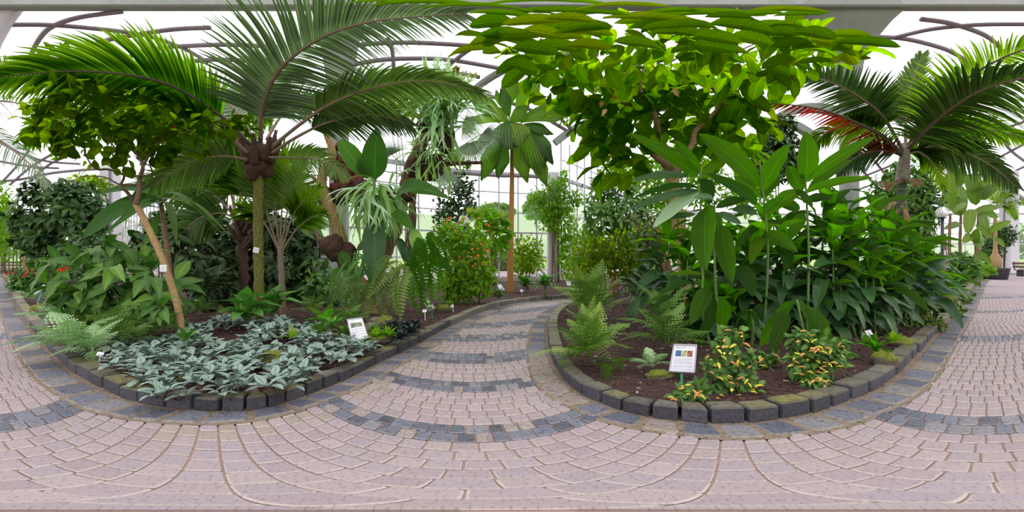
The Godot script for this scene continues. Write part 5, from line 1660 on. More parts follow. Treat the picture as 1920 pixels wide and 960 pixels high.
	var fd = [fernm(12, 0.7, 0.2, 0, 11), fernm(11, 0.75, 0.25, 0, 12)]
	for q in [["dark fern-like cycad with stiff leaflets low behind the leaning trunk", 385, 590, 12, 74], ["dark cycad with stiff grey-green leaflets behind the palm feet", 400, 570, 12, 80]]:
		rosette_plant("cycad", q[0], "cycad", q[1], q[2], q[3], q[4], 10, 70, fd, "deep", "", "frond", 0.12, 0.5)
	var wl = [leafm("ovate", 0.5, 0.15, 0.3, 0.05, 7, 4, 0.1)]
	for q in [["green broad-leaved shrub at the foot of the window behind the young palm", [600, 570], [[600, 540, 34, 30], [625, 560, 30, 24]], 14.5, "broad", 140], ["light green shrub in front of the back window", [575, 562], [[572, 535, 30, 22]], 17.0, "bright", 120]]:
		shrub("window_shrub", q[0], "shrub", q[1], q[2], {"z": q[3], "set": q[4], "meshes": wl, "n": q[5], "px": 22, "droop": 0.6, "most": 100, "stems": 5, "bark": M.stem_red})
	# stones
	rock("mossy boulder in the silver carpet below the mossy palm trunk", 512, 690, 70, 34, 3)
	rock("flat tan rock with moss in the middle of the silver carpet", 438, 690, 80, 24, 4)
	rock("low moss-covered rock near the front of the silver carpet", 366, 716, 58, 20, 5)
	rock("small reddish stone at the front edge of the silver carpet", 471, 738, 27, 14, 6, false, 0.8, C8(176, 112, 84))
	rock("dark mossy boulder right of the photo sign", 722, 622, 42, 32, 7)
	rock("tan angular rock right of the photo sign post", 698, 628, 30, 26, 8, false)
	rock("yellow-mossed stone just right of the photo sign", 706, 645, 46, 22, 9)
	rock("flat grey stone on the soil behind the mossy boulders", 712, 606, 46, 12, 10, false)
	rock("round mossy stone on the soil right of the two-part sign", 830, 586, 34, 16, 11)
	rock("mossy rock at the left kerb below the angled sign", 74, 592, 30, 24, 12)
	# pond edge log behind the hostas
	t = thing("mossy_log", "mossy notched log lying behind the glossy rosettes", "log", G(412, 598, 0.1))
	limb(t, "log", [[398, 566, 13.5], [418, 585, 12.6], [440, 604, 11.8]], 6, 7, M.bark_moss, 8, 0.2)

func centre_plants():
	# orange-flowered shrub
	var el = [leafm("ovate", 0.5, 0.1, 0.25, 0.0, 5, 2)]
	var t = shrub("flowering_shrub", "dense upright shrub dotted with orange flowers left of the tall fan palm trunk", "shrub", [868, 592], [[868, 450, 52, 36], [880, 510, 48, 50], [850, 540, 30, 40], [905, 520, 24, 36], [840, 440, 30, 24]], {"z": 15.0, "set": "bright", "meshes": el, "n": 1500, "px": 14, "droop": 0.3, "most": 60, "stems": 9, "spread": 0.5, "bark": M.twig})
	flowers(t, [[868, 440, 54, 40], [890, 505, 42, 52]], 14.8, 46, 6, "petalorange")
	shrub("round_leaved_bush", "light green round-leaved bush behind the lamp globe", "shrub", [920, 560], [[915, 420, 34, 26], [935, 440, 26, 36], [900, 400, 18, 10]], {"z": 18.0, "set": "bright", "meshes": [leafm("round", 0.8, 0.06, 0.15, 0.0, 6, 4, 0.1)], "n": 150, "px": 18, "most": 120, "stems": 4})
	lamp("globe lamp on a dark post before the round-leaved bush left of the fan palm", 870, 415, 10.5, 560, 17.0)
	# tall fan palm
	var z = 20.0
	t = thing("fan_palm", "tall single-stemmed palm with a straight orange-brown trunk and broad pleated leaves", "palm", G(957, 552, 0.1))
	limb(t, "trunk", [[957, 556, z], [957, 480, z], [959, 400, z], [960, 330, z], [960, 262, z]], 6.5, 3.4, M.orange_trunk, 12, 0.02)
	var pm = []
	for k in 4: pm.append(pleatm([0.62, 0.5, 0.7, 0.42][k], 0.12, 5 + k))
	var i = 0
	for q in [[968, 208, 1012, 140, 0, 1.1], [950, 205, 968, 138, 1, 1.0], [946, 226, 876, 174, 1, 1.0], [942, 228, 880, 222, 3, 1.0], [968, 228, 1082, 206, 3, 1.0], [982, 232, 1036, 252, 3, 1.0], [955, 232, 916, 198, 0, 0.5], [955, 232, 992, 196, 0, 0.5], [954, 226, 957, 280, 2, -1.0], [955, 228, 975, 274, 0, -1.0], [984, 238, 1016, 328, 0, 0.3], [992, 238, 1036, 308, 3, 0.3], [998, 280, 1024, 348, 3, 0.3], [940, 254, 904, 338, 3, 0.4], [948, 258, 934, 334, 3, 0.4], [966, 266, 988, 342, 3, 0.4], [938, 200, 930, 168, 3, 1.0], [955, 222, 940, 160, 3, 1.0]]:
		var a = P(q[0], q[1], z)
		var b = P(q[2], q[3], z - 0.4 - (1.2 if q[5] < 0 else 0.0))
		part("leaf_stalk", tubem([P(959, 262, z), P(957, 240, z), a.lerp(b, 0.25)], 0.035, 0.02, 6), M.rachis, t)
		part_at("leaf", pm[q[4]], M.fan[i % 3], t, aim(a, b - a, Vector3(rr(-.2, .2), 0.5, 1.0), a.distance_to(b) * 1.05))
		i += 1
	lumps(t, "leaf_sheath", P(935, 248, z), 3, Vector3(0.1, 0.1, 0.1), 0.14, M.fibre, 200)
	# the bushes at its foot
	shrub("small_maple_bush", "light green airy bush at the window right of the tall fan palm trunk", "shrub", [988, 548], [[985, 465, 32, 26], [995, 490, 30, 22], [978, 505, 24, 14]], {"z": 21.5, "set": "lime", "meshes": [leafm("lance", 0.4, 0.06, 0.2, 0.0, 5, 2)], "n": 650, "px": 10, "most": 30, "stems": 5})
	t = thing("climbing_vine", "flowering vine cascading from the white pillar in a rounded green mass", "vine", Vector3(P(1042, 480, 27.5).x, 0.1, -27.5))
	stems(t, t.position, [[1042, 380, 10, 10]], 27.5, 4, 0.06, M.bark, 0.3)
	crown_leaves(t, [[1042, 375, 44, 30], [1060, 420, 26, 50], [1025, 400, 26, 36], [1080, 370, 26, 16], [1010, 370, 26, 14], [1062, 480, 18, 46], [1045, 345, 30, 14], [1058, 330, 8, 18]], 27.5, {"set": "bright", "meshes": [leafm("ovate", 0.5, 0.06, 0.2, 0.0, 4, 2)], "n": 2600, "px": 8, "most": 0, "droop": 0.7})
	for k in 16:
		var c = P(1042 + rr(-42, 50), 350 + rr(0, 20), 27.2)
		part("shoot", tubem(smooth_path([c, c + Vector3(rr(-.5, .5), 0.35, 0.3), c + Vector3(rr(-1, 1), -rr(0.2, 1.2), 0.5)], 4), 0.02, 0.008, 5), M.stem_green, t)
	var hm = [leafm("lance", 0.34, 0.2, 0.3, 0.03, 8, 2, 0.04)]
	t = rosette_plant("white_flowered_lily", "rosette of drooping strap leaves with a white flower head before the pillar", "plant", 1022, 556, 34, 32, -15, 65, hm, "hosta", "", "leaf", 0.13, 0.35)
	part("stem", tubem([t.position + Vector3(0, -0.06, 0), t.position + Vector3(0, 0.35, 0)], 0.05, 0.03, 6), M.stem_green, t)
	flowers(t, [[1030, 527, 9, 5]], 17.5, 9, 7, "petalwhite")
	for q in [["low leafy plant left of the tall fan palm foot", 925, 545, 26, 28, "broad"], ["low leafy plant behind the small label at the fan palm foot", 985, 548, 26, 28, "hosta"], ["fern-like plant spilling over the far kerb left of the fan palm", 935, 572, 20, 26, "fern"], ["leafy plant under the window left of the fan palm", 905, 545, 22, 32, "bright"]]:
		rosette_plant("bedding_plant", q[0], "plant", q[1], q[2], q[3], q[4], -5, 65, hm, q[5], "", "leaf", 0.13, 0.2)
	# shrubs right of the pillar
	var rl = [leafm("obovate", 0.36, 0.1, 0.25, 0.0, 6, 2, 0.05), leafm("lance", 0.36, 0.1, 0.25, 0.0, 6, 2, 0.05)]
	shrub("rhododendron", "open shrub with whorled leathery leaves right of the climbing vine", "shrub", [1150, 560], [[1130, 400, 50, 40], [1165, 380, 44, 36], [1190, 420, 50, 40], [1150, 440, 50, 30], [1120, 350, 40, 20]], {"z": 18.0, "set": "broad", "meshes": rl, "n": 800, "px": 20, "most": 160, "whorl": 7, "stems": 9, "droop": 0.0, "spread": 0.6, "bark": M.stem_red})
	shrub("bright_bush", "bright yellow-green fine-leaved bush below the whorled shrub", "shrub", [1190, 560], [[1165, 476, 66, 44], [1220, 465, 46, 46], [1115, 486, 44, 40], [1200, 510, 50, 24]], {"z": 17.0, "set": "lime", "meshes": [leafm("ovate", 0.5, 0.06, 0.2, 0.0, 5, 2)], "n": 2200, "px": 12, "most": 40, "stems": 7, "spread": 0.7})
	shrub("bright_bush", "green fine-leaved bush between the vine and the whorled shrub", "shrub", [1100, 545], [[1100, 470, 34, 40], [1085, 505, 30, 22], [1110, 440, 24, 24]], {"z": 24.0, "set": "bright", "meshes": [leafm("ovate", 0.5, 0.06, 0.2, 0.0, 5, 2)], "n": 1000, "px": 9, "most": 20, "stems": 5})
	shrub("background_tree", "leafy tree filling the gap behind the big tree trunk", "tree", [1230, 560], [[1225, 345, 56, 50], [1250, 420, 40, 40], [1170, 318, 46, 30], [1320, 340, 46, 46], [1400, 360, 50, 40], [1290, 300, 40, 26]], {"z": 22.0, "set": "bright", "meshes": rl, "n": 2200, "px": 16, "most": 60, "stems": 4})
	shrub("dark_bush", "dark green bush behind the nest fern", "shrub", [1230, 580], [[1230, 520, 40, 26], [1260, 545, 36, 24], [1200, 530, 30, 20]], {"z": 14.5, "set": "dark", "meshes": rl, "n": 420, "px": 20, "most": 100, "stems": 5})
	shrub("twiggy_shrub", "red-stemmed twiggy shrub rising left of the big tree trunk", "shrub", [1258, 590], [[1220, 440, 40, 40], [1190, 400, 30, 20]], {"z": 14.0, "set": "dark", "meshes": rl, "n": 160, "px": 16, "most": 60, "stems": 9, "r": 0.035, "bark": M.stem_red, "spread": 0.15})

func lamp(label, u, v, rpx, vfoot, z):
	var t = thing("globe_lamp", label, "lamp", Vector3(P(u, 480, z).x, 0.1, -z))
	var c = P(u, v, z)
	var r = rpx * z / F
	var st = new_st()
	st.set_smooth_group(0)
	blob(st, c, Vector3(r, r, r), 1, 0.0, 24, 16)
	var gm = StandardMaterial3D.new()
	gm.albedo_color = Color(0.98, 0.97, 0.99, 0.3)
	gm.transparency = BaseMaterial3D.TRANSPARENCY_ALPHA
	gm.roughness = 0.25
	gm.cull_mode = BaseMaterial3D.CULL_DISABLED
	part("glass_globe", done(st), gm, t)
	part("bulb", lathem(c + Vector3(0, -r * 0.95, 0), [Vector2(0.0, 0), Vector2(r * 0.18, 0.0), Vector2(r * 0.18, r * 0.7), Vector2(r * 0.1, r * 0.75), Vector2(r * 0.1, r * 1.2), Vector2(0, r * 1.25)], 12), M.alu, t)
	part("collar", lathem(c + Vector3(0, -r * 1.0, 0), [Vector2(0, 0.06 * r), Vector2(r * 0.62, 0.06 * r), Vector2(r * 0.62, -0.06 * r), Vector2(r * 0.36, -0.2 * r), Vector2(0, -0.2 * r)], 16), M.black, t)
	part("post", lathem(Vector3(c.x, 0, c.z), [Vector2(r * 0.27, 0.0), Vector2(r * 0.27, c.y - r * 1.15), Vector2(0, c.y - r * 1.15)], 14), M.lamp_pole, t)
	return t

func right_low():
	# ferns at the left end of the right bed
	var fa = [fernm(16, 0.5, 0.16, 1, 21), fernm(15, 0.56, 0.22, 1, 22), fernm(17, 0.46, 0.12, 1, 23)]
	rosette_plant("fern", "tall upright fern at the far left tip of the right bed", "fern", 1112, 622, 18, 104, 25, 85, fa, "fern", "", "frond", 0.12, 0.25)
	rosette_plant("fern", "big layered fern in front of the tall fern at the left of the right bed", "fern", 1104, 688, 20, 104, 0, 80, fa, "fern", "", "frond", 0.12, 0.15)
	rosette_plant("fern", "wide low fern with feathery fronds left of the printed sheet sign", "fern", 1250, 672, 16, 96, -5, 55, fa, "ferndark", "", "frond", 0.12, 0.2)
	rosette_plant("fern", "small light fern left of the printed sheet sign post", "fern", 1222, 698, 10, 44, -10, 40, fa, "fernsilver", "", "frond", 0.12, 0.08)
	rosette_plant("fern", "small flat bright fern in front of the big layered fern", "fern", 1142, 700, 8, 46, -15, 20, fa, "fernlit", "", "frond", 0.12, 0.1)
	rosette_plant("fern", "small light fern on the kerb edge left of the big layered fern", "fern", 1075, 684, 8, 42, -10, 30, fa, "fernlit", "", "frond", 0.12, 0.1)
	rosette_plant("fern", "dark fern under the leftmost ginger leaves", "fern", 1255, 640, 12, 84, 5, 60, fa, "ferndark", "", "frond", 0.12, 0.3)
	rosette_plant("fern", "fern overhanging the path at the far tip of the right bed", "fern", 1090, 598, 12, 60, 10, 70, fa, "fern", "", "frond", 0.12, 0.2)
	var nm = [leafm("strap", 0.24, 0.14, 0.3, 0.18, 12, 4), leafm("strap", 0.2, 0.2, 0.3, 0.2, 12, 4, 0.0, 2.0)]
	var t = rosette_plant("nest_fern", "dark shuttlecock nest fern with one yellow-green blade on a log", "fern", 1212, 590, 18, 70, 20, 85, nm, "gingerdark", "", "frond", 0.15, 0.25)
	pleaf(t, 1210, 550, 11.6, 1206, 518, 11.5, 12, "gingerlit", "strap", 0.05)
	pleaf(t, 1205, 560, 11.5, 1190, 602, 10.6, 22, "gingerdark", "strap", 0.2)
	t = thing("mossy_log", "mossy log under the nest fern", "log", G(1222, 602, 0.1))
	limb(t, "log", [[1205, 585, 12.2], [1225, 598, 11.6], [1240, 606, 11.2]], 6, 5, M.bark_moss, 8, 0.1)
	t = thing("support_cane", "thin red-brown cane leaning behind the printed sheet sign", "cane", G(1262, 660, 0.1))
	limb(t, "cane", [[1262, 660, 7.9], [1278, 590, 8.0], [1290, 530, 8.1]], 1.4, 1.0, M.stem_red, 6, 0.0)
	# shrimp plants with yellow and orange bracts
	var ov = [leafm("ovate", 0.5, 0.1, 0.25, 0.0, 6, 4, 0.06)]
	var br = new_st()
	for k in 6:
		var r = [0.05, 0.16, 0.2, 0.18, 0.14, 0.04]
		if k < 5:
			for a in 6:
				var q = func(i, x): return Vector3(cos(TAU * x / 6) * r[i], sin(TAU * x / 6) * r[i] * 0.6 + 0.12 * sin(i * 0.6), i * 0.2)
				quad(br, q.call(k, a), q.call(k + 1, a), q.call(k + 1, a + 1), q.call(k, a + 1))
	var bract = done(br)
	for q in [["bushy shrimp plant with yellow and orange bracts right of the printed sheet sign", [1375, 722], [[1365, 690, 48, 40], [1345, 725, 40, 26], [1395, 735, 30, 24], [1370, 640, 28, 28]], 5.35, 260, 50], ["small shrimp plant with long peach bracts in front of the printed sheet sign", [1290, 755], [[1290, 735, 30, 16], [1275, 748, 24, 10], [1310, 745, 20, 14]], 4.95, 60, 14], ["shrimp plant with yellow bracts under the drooping ginger leaves at right", [1525, 712], [[1520, 680, 44, 30], [1545, 665, 36, 34], [1510, 650, 26, 30]], 5.8, 240, 46], ["small shrimp plant with yellow bracts at the right end of the yellow-flowered bushes", [1530, 728], [[1528, 718, 24, 10]], 5.45, 44, 9], ["low shrimp plant in the shade left of the larger right one", [1420, 690], [[1420, 680, 24, 12], [1440, 670, 16, 10]], 6.4, 60, 8], ["thin shrimp plant at the edge of the bare soil right of the drooping ginger leaves", [1580, 668], [[1572, 655, 18, 20]], 7.0, 44, 8]]:
		t = shrub("shrimp_plant", q[0], "shrub", q[1], q[2], {"z": q[3], "set": "broad", "meshes": ov, "n": int(q[4] * 1.5), "px": 21, "droop": 0.3, "most": 230, "stems": 7, "r": 0.012, "bark": M.stem_green, "spread": 0.2})
		for k in q[5]:
			var c = pick_crown(q[2])
			var a = rr(0, TAU)
			var p = P(c[0] + cos(a) * c[2] * rr(0.3, 1.05), c[1] + sin(a) * c[3] * rr(0.3, 1.05), q[3] - rr(0.1, 0.35))
			var d = Vector3(rr(-1, 1), rr(-0.5, 0.35), rr(0, 0.8)).normalized()
			part_at("bract", bract, M.bract[rng.randi() % 4], t, aim(p, d, Vector3.UP, 11.0 * q[3] / F * rr(0.8, 1.4)))
	# right edge: mat plants, stones, small ferns
	var mt = [leafm("ovate", 0.6, 0.08, 0.2, 0.0, 4, 2)]
	for q in [["creeping small-leaved mat along the right kerb beyond the mossy rocks", [1725, 632], [[1730, 612, 40, 20], [1700, 615, 26, 14]], 10.2, 900], ["creeping small-leaved mat further along the right kerb", [1770, 600], [[1770, 582, 36, 18], [1745, 590, 26, 14]], 12.5, 900], ["creeping mat at the far end of the right kerb", [1800, 572], [[1798, 560, 22, 12]], 16.0, 400]]:
		shrub("creeping_mat", q[0], "ground cover", q[1], q[2], {"z": q[3], "set": "fern", "meshes": mt, "n": q[4], "px": 9, "most": 20, "stems": 4, "r": 0.01})
	rock("yellow-mossed boulder on the right kerb below the small fern", 1658, 686, 46, 34, 31)
	rock("flat mossy boulder behind the other one on the right kerb", 1690, 650, 46, 20, 32)
	rock("mossy stone beside the lamp post foot", 1784, 566, 20, 12, 33)
	rock("mossy green stone behind the printed sheet sign", 1238, 710, 52, 18, 34)
	rosette_plant("fern", "small bright hart's-tongue style fern on the mossy boulder", "fern", 1642, 676, 14, 40, 10, 75, nm, "fernlit", "", "frond", 0.13, 0.12)
	rosette_plant("seedling", "small pale seedling on the soil beside the small fern", "plant", 1626, 664, 8, 30, 10, 70, ov, "broad", "", "leaf", 0.13, 0.1)
	rosette_plant("seedling", "leafy tuft between the two mossy boulders", "plant", 1676, 652, 8, 22, 10, 70, ov, "bright", "", "leaf", 0.13, 0.1)
	# leafy plants right of the ginger, along to the lamp
	var lm = [leafm("lance", 0.36, 0.15, 0.3, 0.05, 8, 2, 0.05)]
	for q in [["glossy spear-leaved plant left of the lamp post foot", 1740, 590, 26, 56, "ginger"], ["glossy spear-leaved plant in front of the lamp post", 1775, 572, 24, 48, "hosta"], ["pale spear-leaved plant right of the lamp post", 1800, 552, 22, 42, "broad"], ["large-leaved pale plant by the far kerb", 1822, 545, 14, 40, "broad"], ["leafy plant below the weeping tree", 1720, 570, 26, 60, "ginger"]]:
		rosette_plant("spear_leaf_plant", q[0], "plant", q[1], q[2], q[3], q[4], 0, 70, lm, q[5], "", "leaf", 0.13, 0.35)

func far_right():
	lamp("globe lamp on a tall dark post at the right end of the ginger stand", 1767, 398, 10.0, 575, 14.0)
	var t = thing("wooden_post", "brown wooden post with a small tag behind the right lamp post", "post", Vector3(P(1771, 480, 14.6).x, 0.1, -14.6))
	part("post", barm(Vector3(t.position.x, 0, -14.6), P(1771, 450, 14.6), 0.09, 0.09), M.brownpost, t)
	part("tag", boxm(P(1770, 476, 14.5), Vector3(0.09, 0.22, 0.02)), M.plate, t)
	# bananas
	var z = 27.0
	var k = 0
	for b in [["banana plant with an upright pale blade right of the lamp globe", 1802, [[1800, 405, 1799, 346, 28], [1806, 400, 1778, 385, 12], [1800, 420, 1770, 430, 14], [1806, 380, 1776, 372, 14], [1800, 340, 1776, 300, 20], [1795, 350, 1810, 318, 18]]], ["tall banana plant with broad blades leaning right", 1835, [[1830, 385, 1830, 322, 24], [1838, 372, 1880, 306, 30], [1824, 398, 1872, 388, 15], [1822, 392, 1815, 440, 20], [1842, 395, 1850, 442, 14], [1835, 360, 1812, 326, 22], [1840, 375, 1862, 345, 20], [1845, 390, 1870, 410, 12]]], ["low banana plant with short drooping blades before the bottle palm", 1832, [[1825, 440, 1806, 456, 16], [1832, 455, 1832, 428, 16], [1836, 452, 1838, 464, 16], [1830, 475, 1829, 500, 11], [1835, 470, 1858, 494, 11], [1852, 436, 1896, 414, 14], [1862, 445, 1883, 464, 10], [1828, 421, 1860, 446, 12]]], ["slender banana plant between the lamp and the weeping tree", 1782, [[1782, 395, 1760, 370, 14], [1784, 390, 1780, 320, 22], [1786, 400, 1812, 380, 12], [1780, 405, 1756, 412, 12]]]]:
		t = thing("banana_plant", b[0], "banana plant", Vector3(P(b[1], 480, z).x, 0.1, -z))
		limb(t, "stem", [[b[1], 480 + (H - 0.05) * F / z, z], [b[1] - 2, 460, z], [b[1], 400 if k != 2 else 450, z]], 3, 2, M.bark, 8)
		for q in b[2]:
			pleaf(t, q[0], q[1], z, q[2], q[3], z - rr(0, 0.8), q[4], "banana", "paddle", 0.12, "leaf", 0.03, 12, 0.0, 0.8)
		k += 1
		z -= 0.6
	# bottle palm in a black tub
	z = 33.0
	t = thing("bottle_palm", "young bottle palm with a swollen tan base", "palm", Vector3(P(1866, 480, z).x, 0.75, -z))
	part("trunk", lathem(Vector3(P(1866, 480, z).x, 0.8, -z), [Vector2(0.3, 0), Vector2(0.36, 0.25), Vector2(0.33, 0.6), Vector2(0.16, 1.0), Vector2(0.11, 1.4), Vector2(0.1, 3.2), Vector2(0.07, 3.7), Vector2(0, 3.75)], 14), M.bark_tan, t)
	for f in [[[1871, 390], [1862, 370], [1850, 360], [1842, 366]], [[1872, 388], [1884, 370], [1896, 362], [1908, 352]], [[1872, 390], [1885, 384], [1898, 396], [1905, 410]], [[1871, 388], [1872, 370], [1878, 352], [1888, 336]], [[1870, 392], [1856, 390], [1846, 400], [1842, 412]], [[1873, 390], [1890, 386], [1908, 378], [1925, 384]]]:
		frond(t, [[f[0][0], f[0][1], z], [f[1][0], f[1][1], z], [f[2][0], f[2][1], z], [f[3][0], f[3][1], z]], 16, 20, "palmlit", {"w": 3.0, "r": 1.2, "droop": 0.2, "rachis": M.rachis})
	t = thing("plant_tub", "black round tub holding the bottle palm", "pot", Vector3(P(1866, 480, z).x, 0, -z))
	part("tub", lathem(t.position, [Vector2(0, 0.01), Vector2(0.62, 0.01), Vector2(0.74, 0.68), Vector2(0.78, 0.7), Vector2(0.78, 0.78), Vector2(0.7, 0.78), Vector2(0.69, 0.7), Vector2(0, 0.7)], 20), M.pot, t)
	shrub("dark_shrub", "dark clipped-looking shrub behind the bottle palm trunk", "shrub", [1878, 510], [[1870, 445, 26, 22], [1885, 440, 22, 20], [1860, 470, 22, 18], [1855, 490, 16, 14]], {"z": 36.0, "set": "dark", "meshes": [leafm("lance", 0.4, 0.08, 0.2, 0.0, 4, 2)], "n": 1300, "px": 8, "most": 0, "stems": 4, "r": 0.06})
	bench("wooden slat bench on the path at the far right edge", 1925, 500, 38.0, 46)
	for q in [["reddish boulder at the far end of the right bed near the black tub", 1832, 521, 22, 14, 41, C8(150, 96, 76)], ["pale stone on the far right kerb beside the black tub", 1880, 519, 14, 7, 42, C8(150, 136, 122)]]:
		rock(q[0], q[1], q[2], q[3], q[4], q[5], false, 0.8, q[6])
	var lm = [leafm("lance", 0.4, 0.12, 0.25, 0.03, 6, 2)]
	for q in [["leafy shrub below the bananas", [1790, 535], [[1790, 500, 30, 24], [1815, 505, 22, 16]], 21.0, "broad", 420, 14], ["light green shrub beside the far kerb", [1830, 522], [[1820, 510, 24, 12], [1845, 505, 18, 10]], 26.0, "bright", 400, 10], ["mid-green shrub left of the lamp post", [1735, 560], [[1740, 500, 26, 36], [1720, 530, 30, 24]], 15.5, "broad", 400, 18], ["dark fern-like shrub in front of the bananas", [1805, 528], [[1800, 490, 26, 16]], 23.0, "dark", 300, 12]]:
		shrub("far_shrub", q[0], "shrub", q[1], q[2], {"z": q[3], "set": q[4], "meshes": lm, "n": q[5], "px": q[6], "most": 40, "stems": 5})
	plant_label("white sign board tilted beside the bottle palm trunk", 1872, 488, 14, 8, [1870, 516], -0.3)
	plant_label("small angled sign board at the kerb before the reddish boulder", 1841, 506, 10, 5, [1842, 519], 0.35)

func bench(label, u, v, z, wpx):
	var c = Vector3(P(u, 480, z).x, 0, -z)
	var t = thing("bench", label, "bench", c)
	var w = wpx * z / F
	for k in 3:
		part("seat_slat", boxm(c + Vector3(0, 0.5, 0.1 + k * 0.16), Vector3(w, 0.05, 0.13)), M.wood, t)
	for k in 2:
		part("back_slat", boxm(c + Vector3(0, 0.75 + k * 0.26, -0.12 - k * 0.04), Vector3(w, 0.17, 0.05), Basis(Vector3.RIGHT, -0.15)), M.wood, t)
	for s in [-1, 1]:
		part("leg", boxm(c + Vector3(s * w * 0.4, 0.25, 0.25), Vector3(0.08, 0.5, 0.5)), M.black, t)
		part("back_support", boxm(c + Vector3(s * w * 0.4, 0.8, -0.2), Vector3(0.07, 0.7, 0.05), Basis(Vector3.RIGHT, -0.15)), M.black, t)

func far_left():
	bench("wooden slat bench against the greenery at the far left edge", 4, 505, 44.0, 72)
	var dl = [leafm("lance", 0.4, 0.1, 0.25, 0.0, 6, 2, 0.05), leafm("obovate", 0.4, 0.12, 0.25, 0.0, 6, 2, 0.05)]
	var t = shrub("rounded_tree", "dense rounded glossy-leaved tree on several dark stems at the left", "tree", [105, 540], [[105, 395, 78, 58], [60, 420, 40, 50], [150, 400, 44, 60], [100, 365, 60, 30], [120, 450, 56, 36], [70, 440, 40, 40]], {"z": 20.5, "set": "dark", "meshes": dl, "n": 2000, "px": 20, "most": 260, "whorl": 6, "stems": 8, "r": 0.09, "spread": 0.4, "droop": 0.15})
	t = shrub("flowering_bush", "low bush with scattered red flowers at the left kerb end", "shrub", [58, 560], [[52, 527, 34, 20], [35, 530, 20, 20], [75, 520, 26, 22], [60, 545, 28, 12]], {"z": 20.0, "set": "broad", "meshes": [dl[0]], "n": 900, "px": 11, "most": 40, "stems": 6})
	flowers(t, [[50, 520, 36, 20]], 19.6, 14, 6, "petalred")
	var fa = [fernm(14, 0.6, 0.2, 1, 31)]
	rosette_plant("fern", "small silvery fern on the soil below the red-flowered bush", "fern", 62, 568, 10, 32, -5, 50, fa, "fernsilver", "", "frond", 0.12, 0.1)
	for q in [["light green thicket at the left edge beyond the path", [-30, 548], [[0, 455, 22, 34], [-20, 420, 40, 60], [14, 400, 16, 30], [2, 360, 22, 24]], 21.5, "bright", 900, 11], ["yellow-green maple-leaved bush at the left edge", [8, 520], [[10, 400, 18, 26], [0, 420, 20, 20]], 40.0, "lime", 300, 12], ["leafy bush behind the dark stems of the rounded tree", [95, 530], [[90, 490, 40, 26], [130, 500, 34, 24], [60, 500, 24, 18]], 26.0, "broad", 700, 12], ["green shrub between the rounded tree and the broad-leaved shrub", [180, 560], [[175, 470, 34, 36], [165, 500, 34, 30]], 17.0, "dark", 420, 20], ["lime fronded bush behind the top of the rounded tree", [170, 520], [[180, 345, 24, 14], [150, 340, 20, 12]], 24.0, "lime", 240, 14]]:
		shrub("background_bush", q[0], "shrub", q[1], q[2], {"z": q[3], "set": q[4], "meshes": dl, "n": q[5], "px": q[6], "most": 40, "stems": 5, "r": 0.05})
	for k in 7:
		t = thing("bamboo_stem", "thin pale bamboo stem standing behind the left bench", "bamboo", Vector3(P(k * 7 - 4, 480, 46).x, 0, -46), "bamboo stems behind the left bench")
		limb(t, "culm", [[k * 7 - 4, 512, 46], [k * 7 - 3 + rr(-2, 2), 420, 46], [k * 7 - 4 + rr(-4, 6), 388, 46]], 1.4, 0.8, M.stem_green, 6, 0.06)
		for j in 10: pleaf(t, k * 7 - 4, 388 + j * 9, 46, k * 7 + rr(-14, 14), 400 + j * 9, 45.6, 3, "lime", "lance")
	t = thing("support_stake", "pale wooden stake leaning beside the red-flowered bush", "stake", Vector3(P(46, 480, 24).x, 0, -24))
	limb(t, "stake", [[48, 540, 24], [46, 510, 24], [43, 475, 24]], 2, 2, M.bark_tan, 6)
	# the frond that hangs in from the left edge
	t = thing("hanging_palm", "palm whose greyish drooping frond enters at the left edge", "palm", P(-160, 520, 16))
	limb(t, "trunk", [[-160, 580, 16], [-158, 400, 16], [-150, 250, 16]], 12, 9, M.ringed, 10)
	frond(t, [[-150, 250, 16], [-70, 240, 15.5], [0, 268, 15], [50, 302, 14.6], [88, 348, 14.4]], 52, 40, "palmgrey", {"w": 5.0, "r": 3.0, "droop": 0.25, "rachis": M.petiole})
	frond(t, [[-150, 250, 16], [-100, 170, 15], [-20, 130, 14], [70, 120, 13]], 90, 46, "palm", {"w": 6.0, "r": 3.0, "droop": 0.12, "rachis": M.petiole})
	frond(t, [[-150, 250, 16], [-80, 200, 14], [10, 190, 13], [110, 215, 12]], 70, 46, "palmlit", {"w": 6.0, "r": 3.0, "droop": 0.25, "rachis": M.petiole})

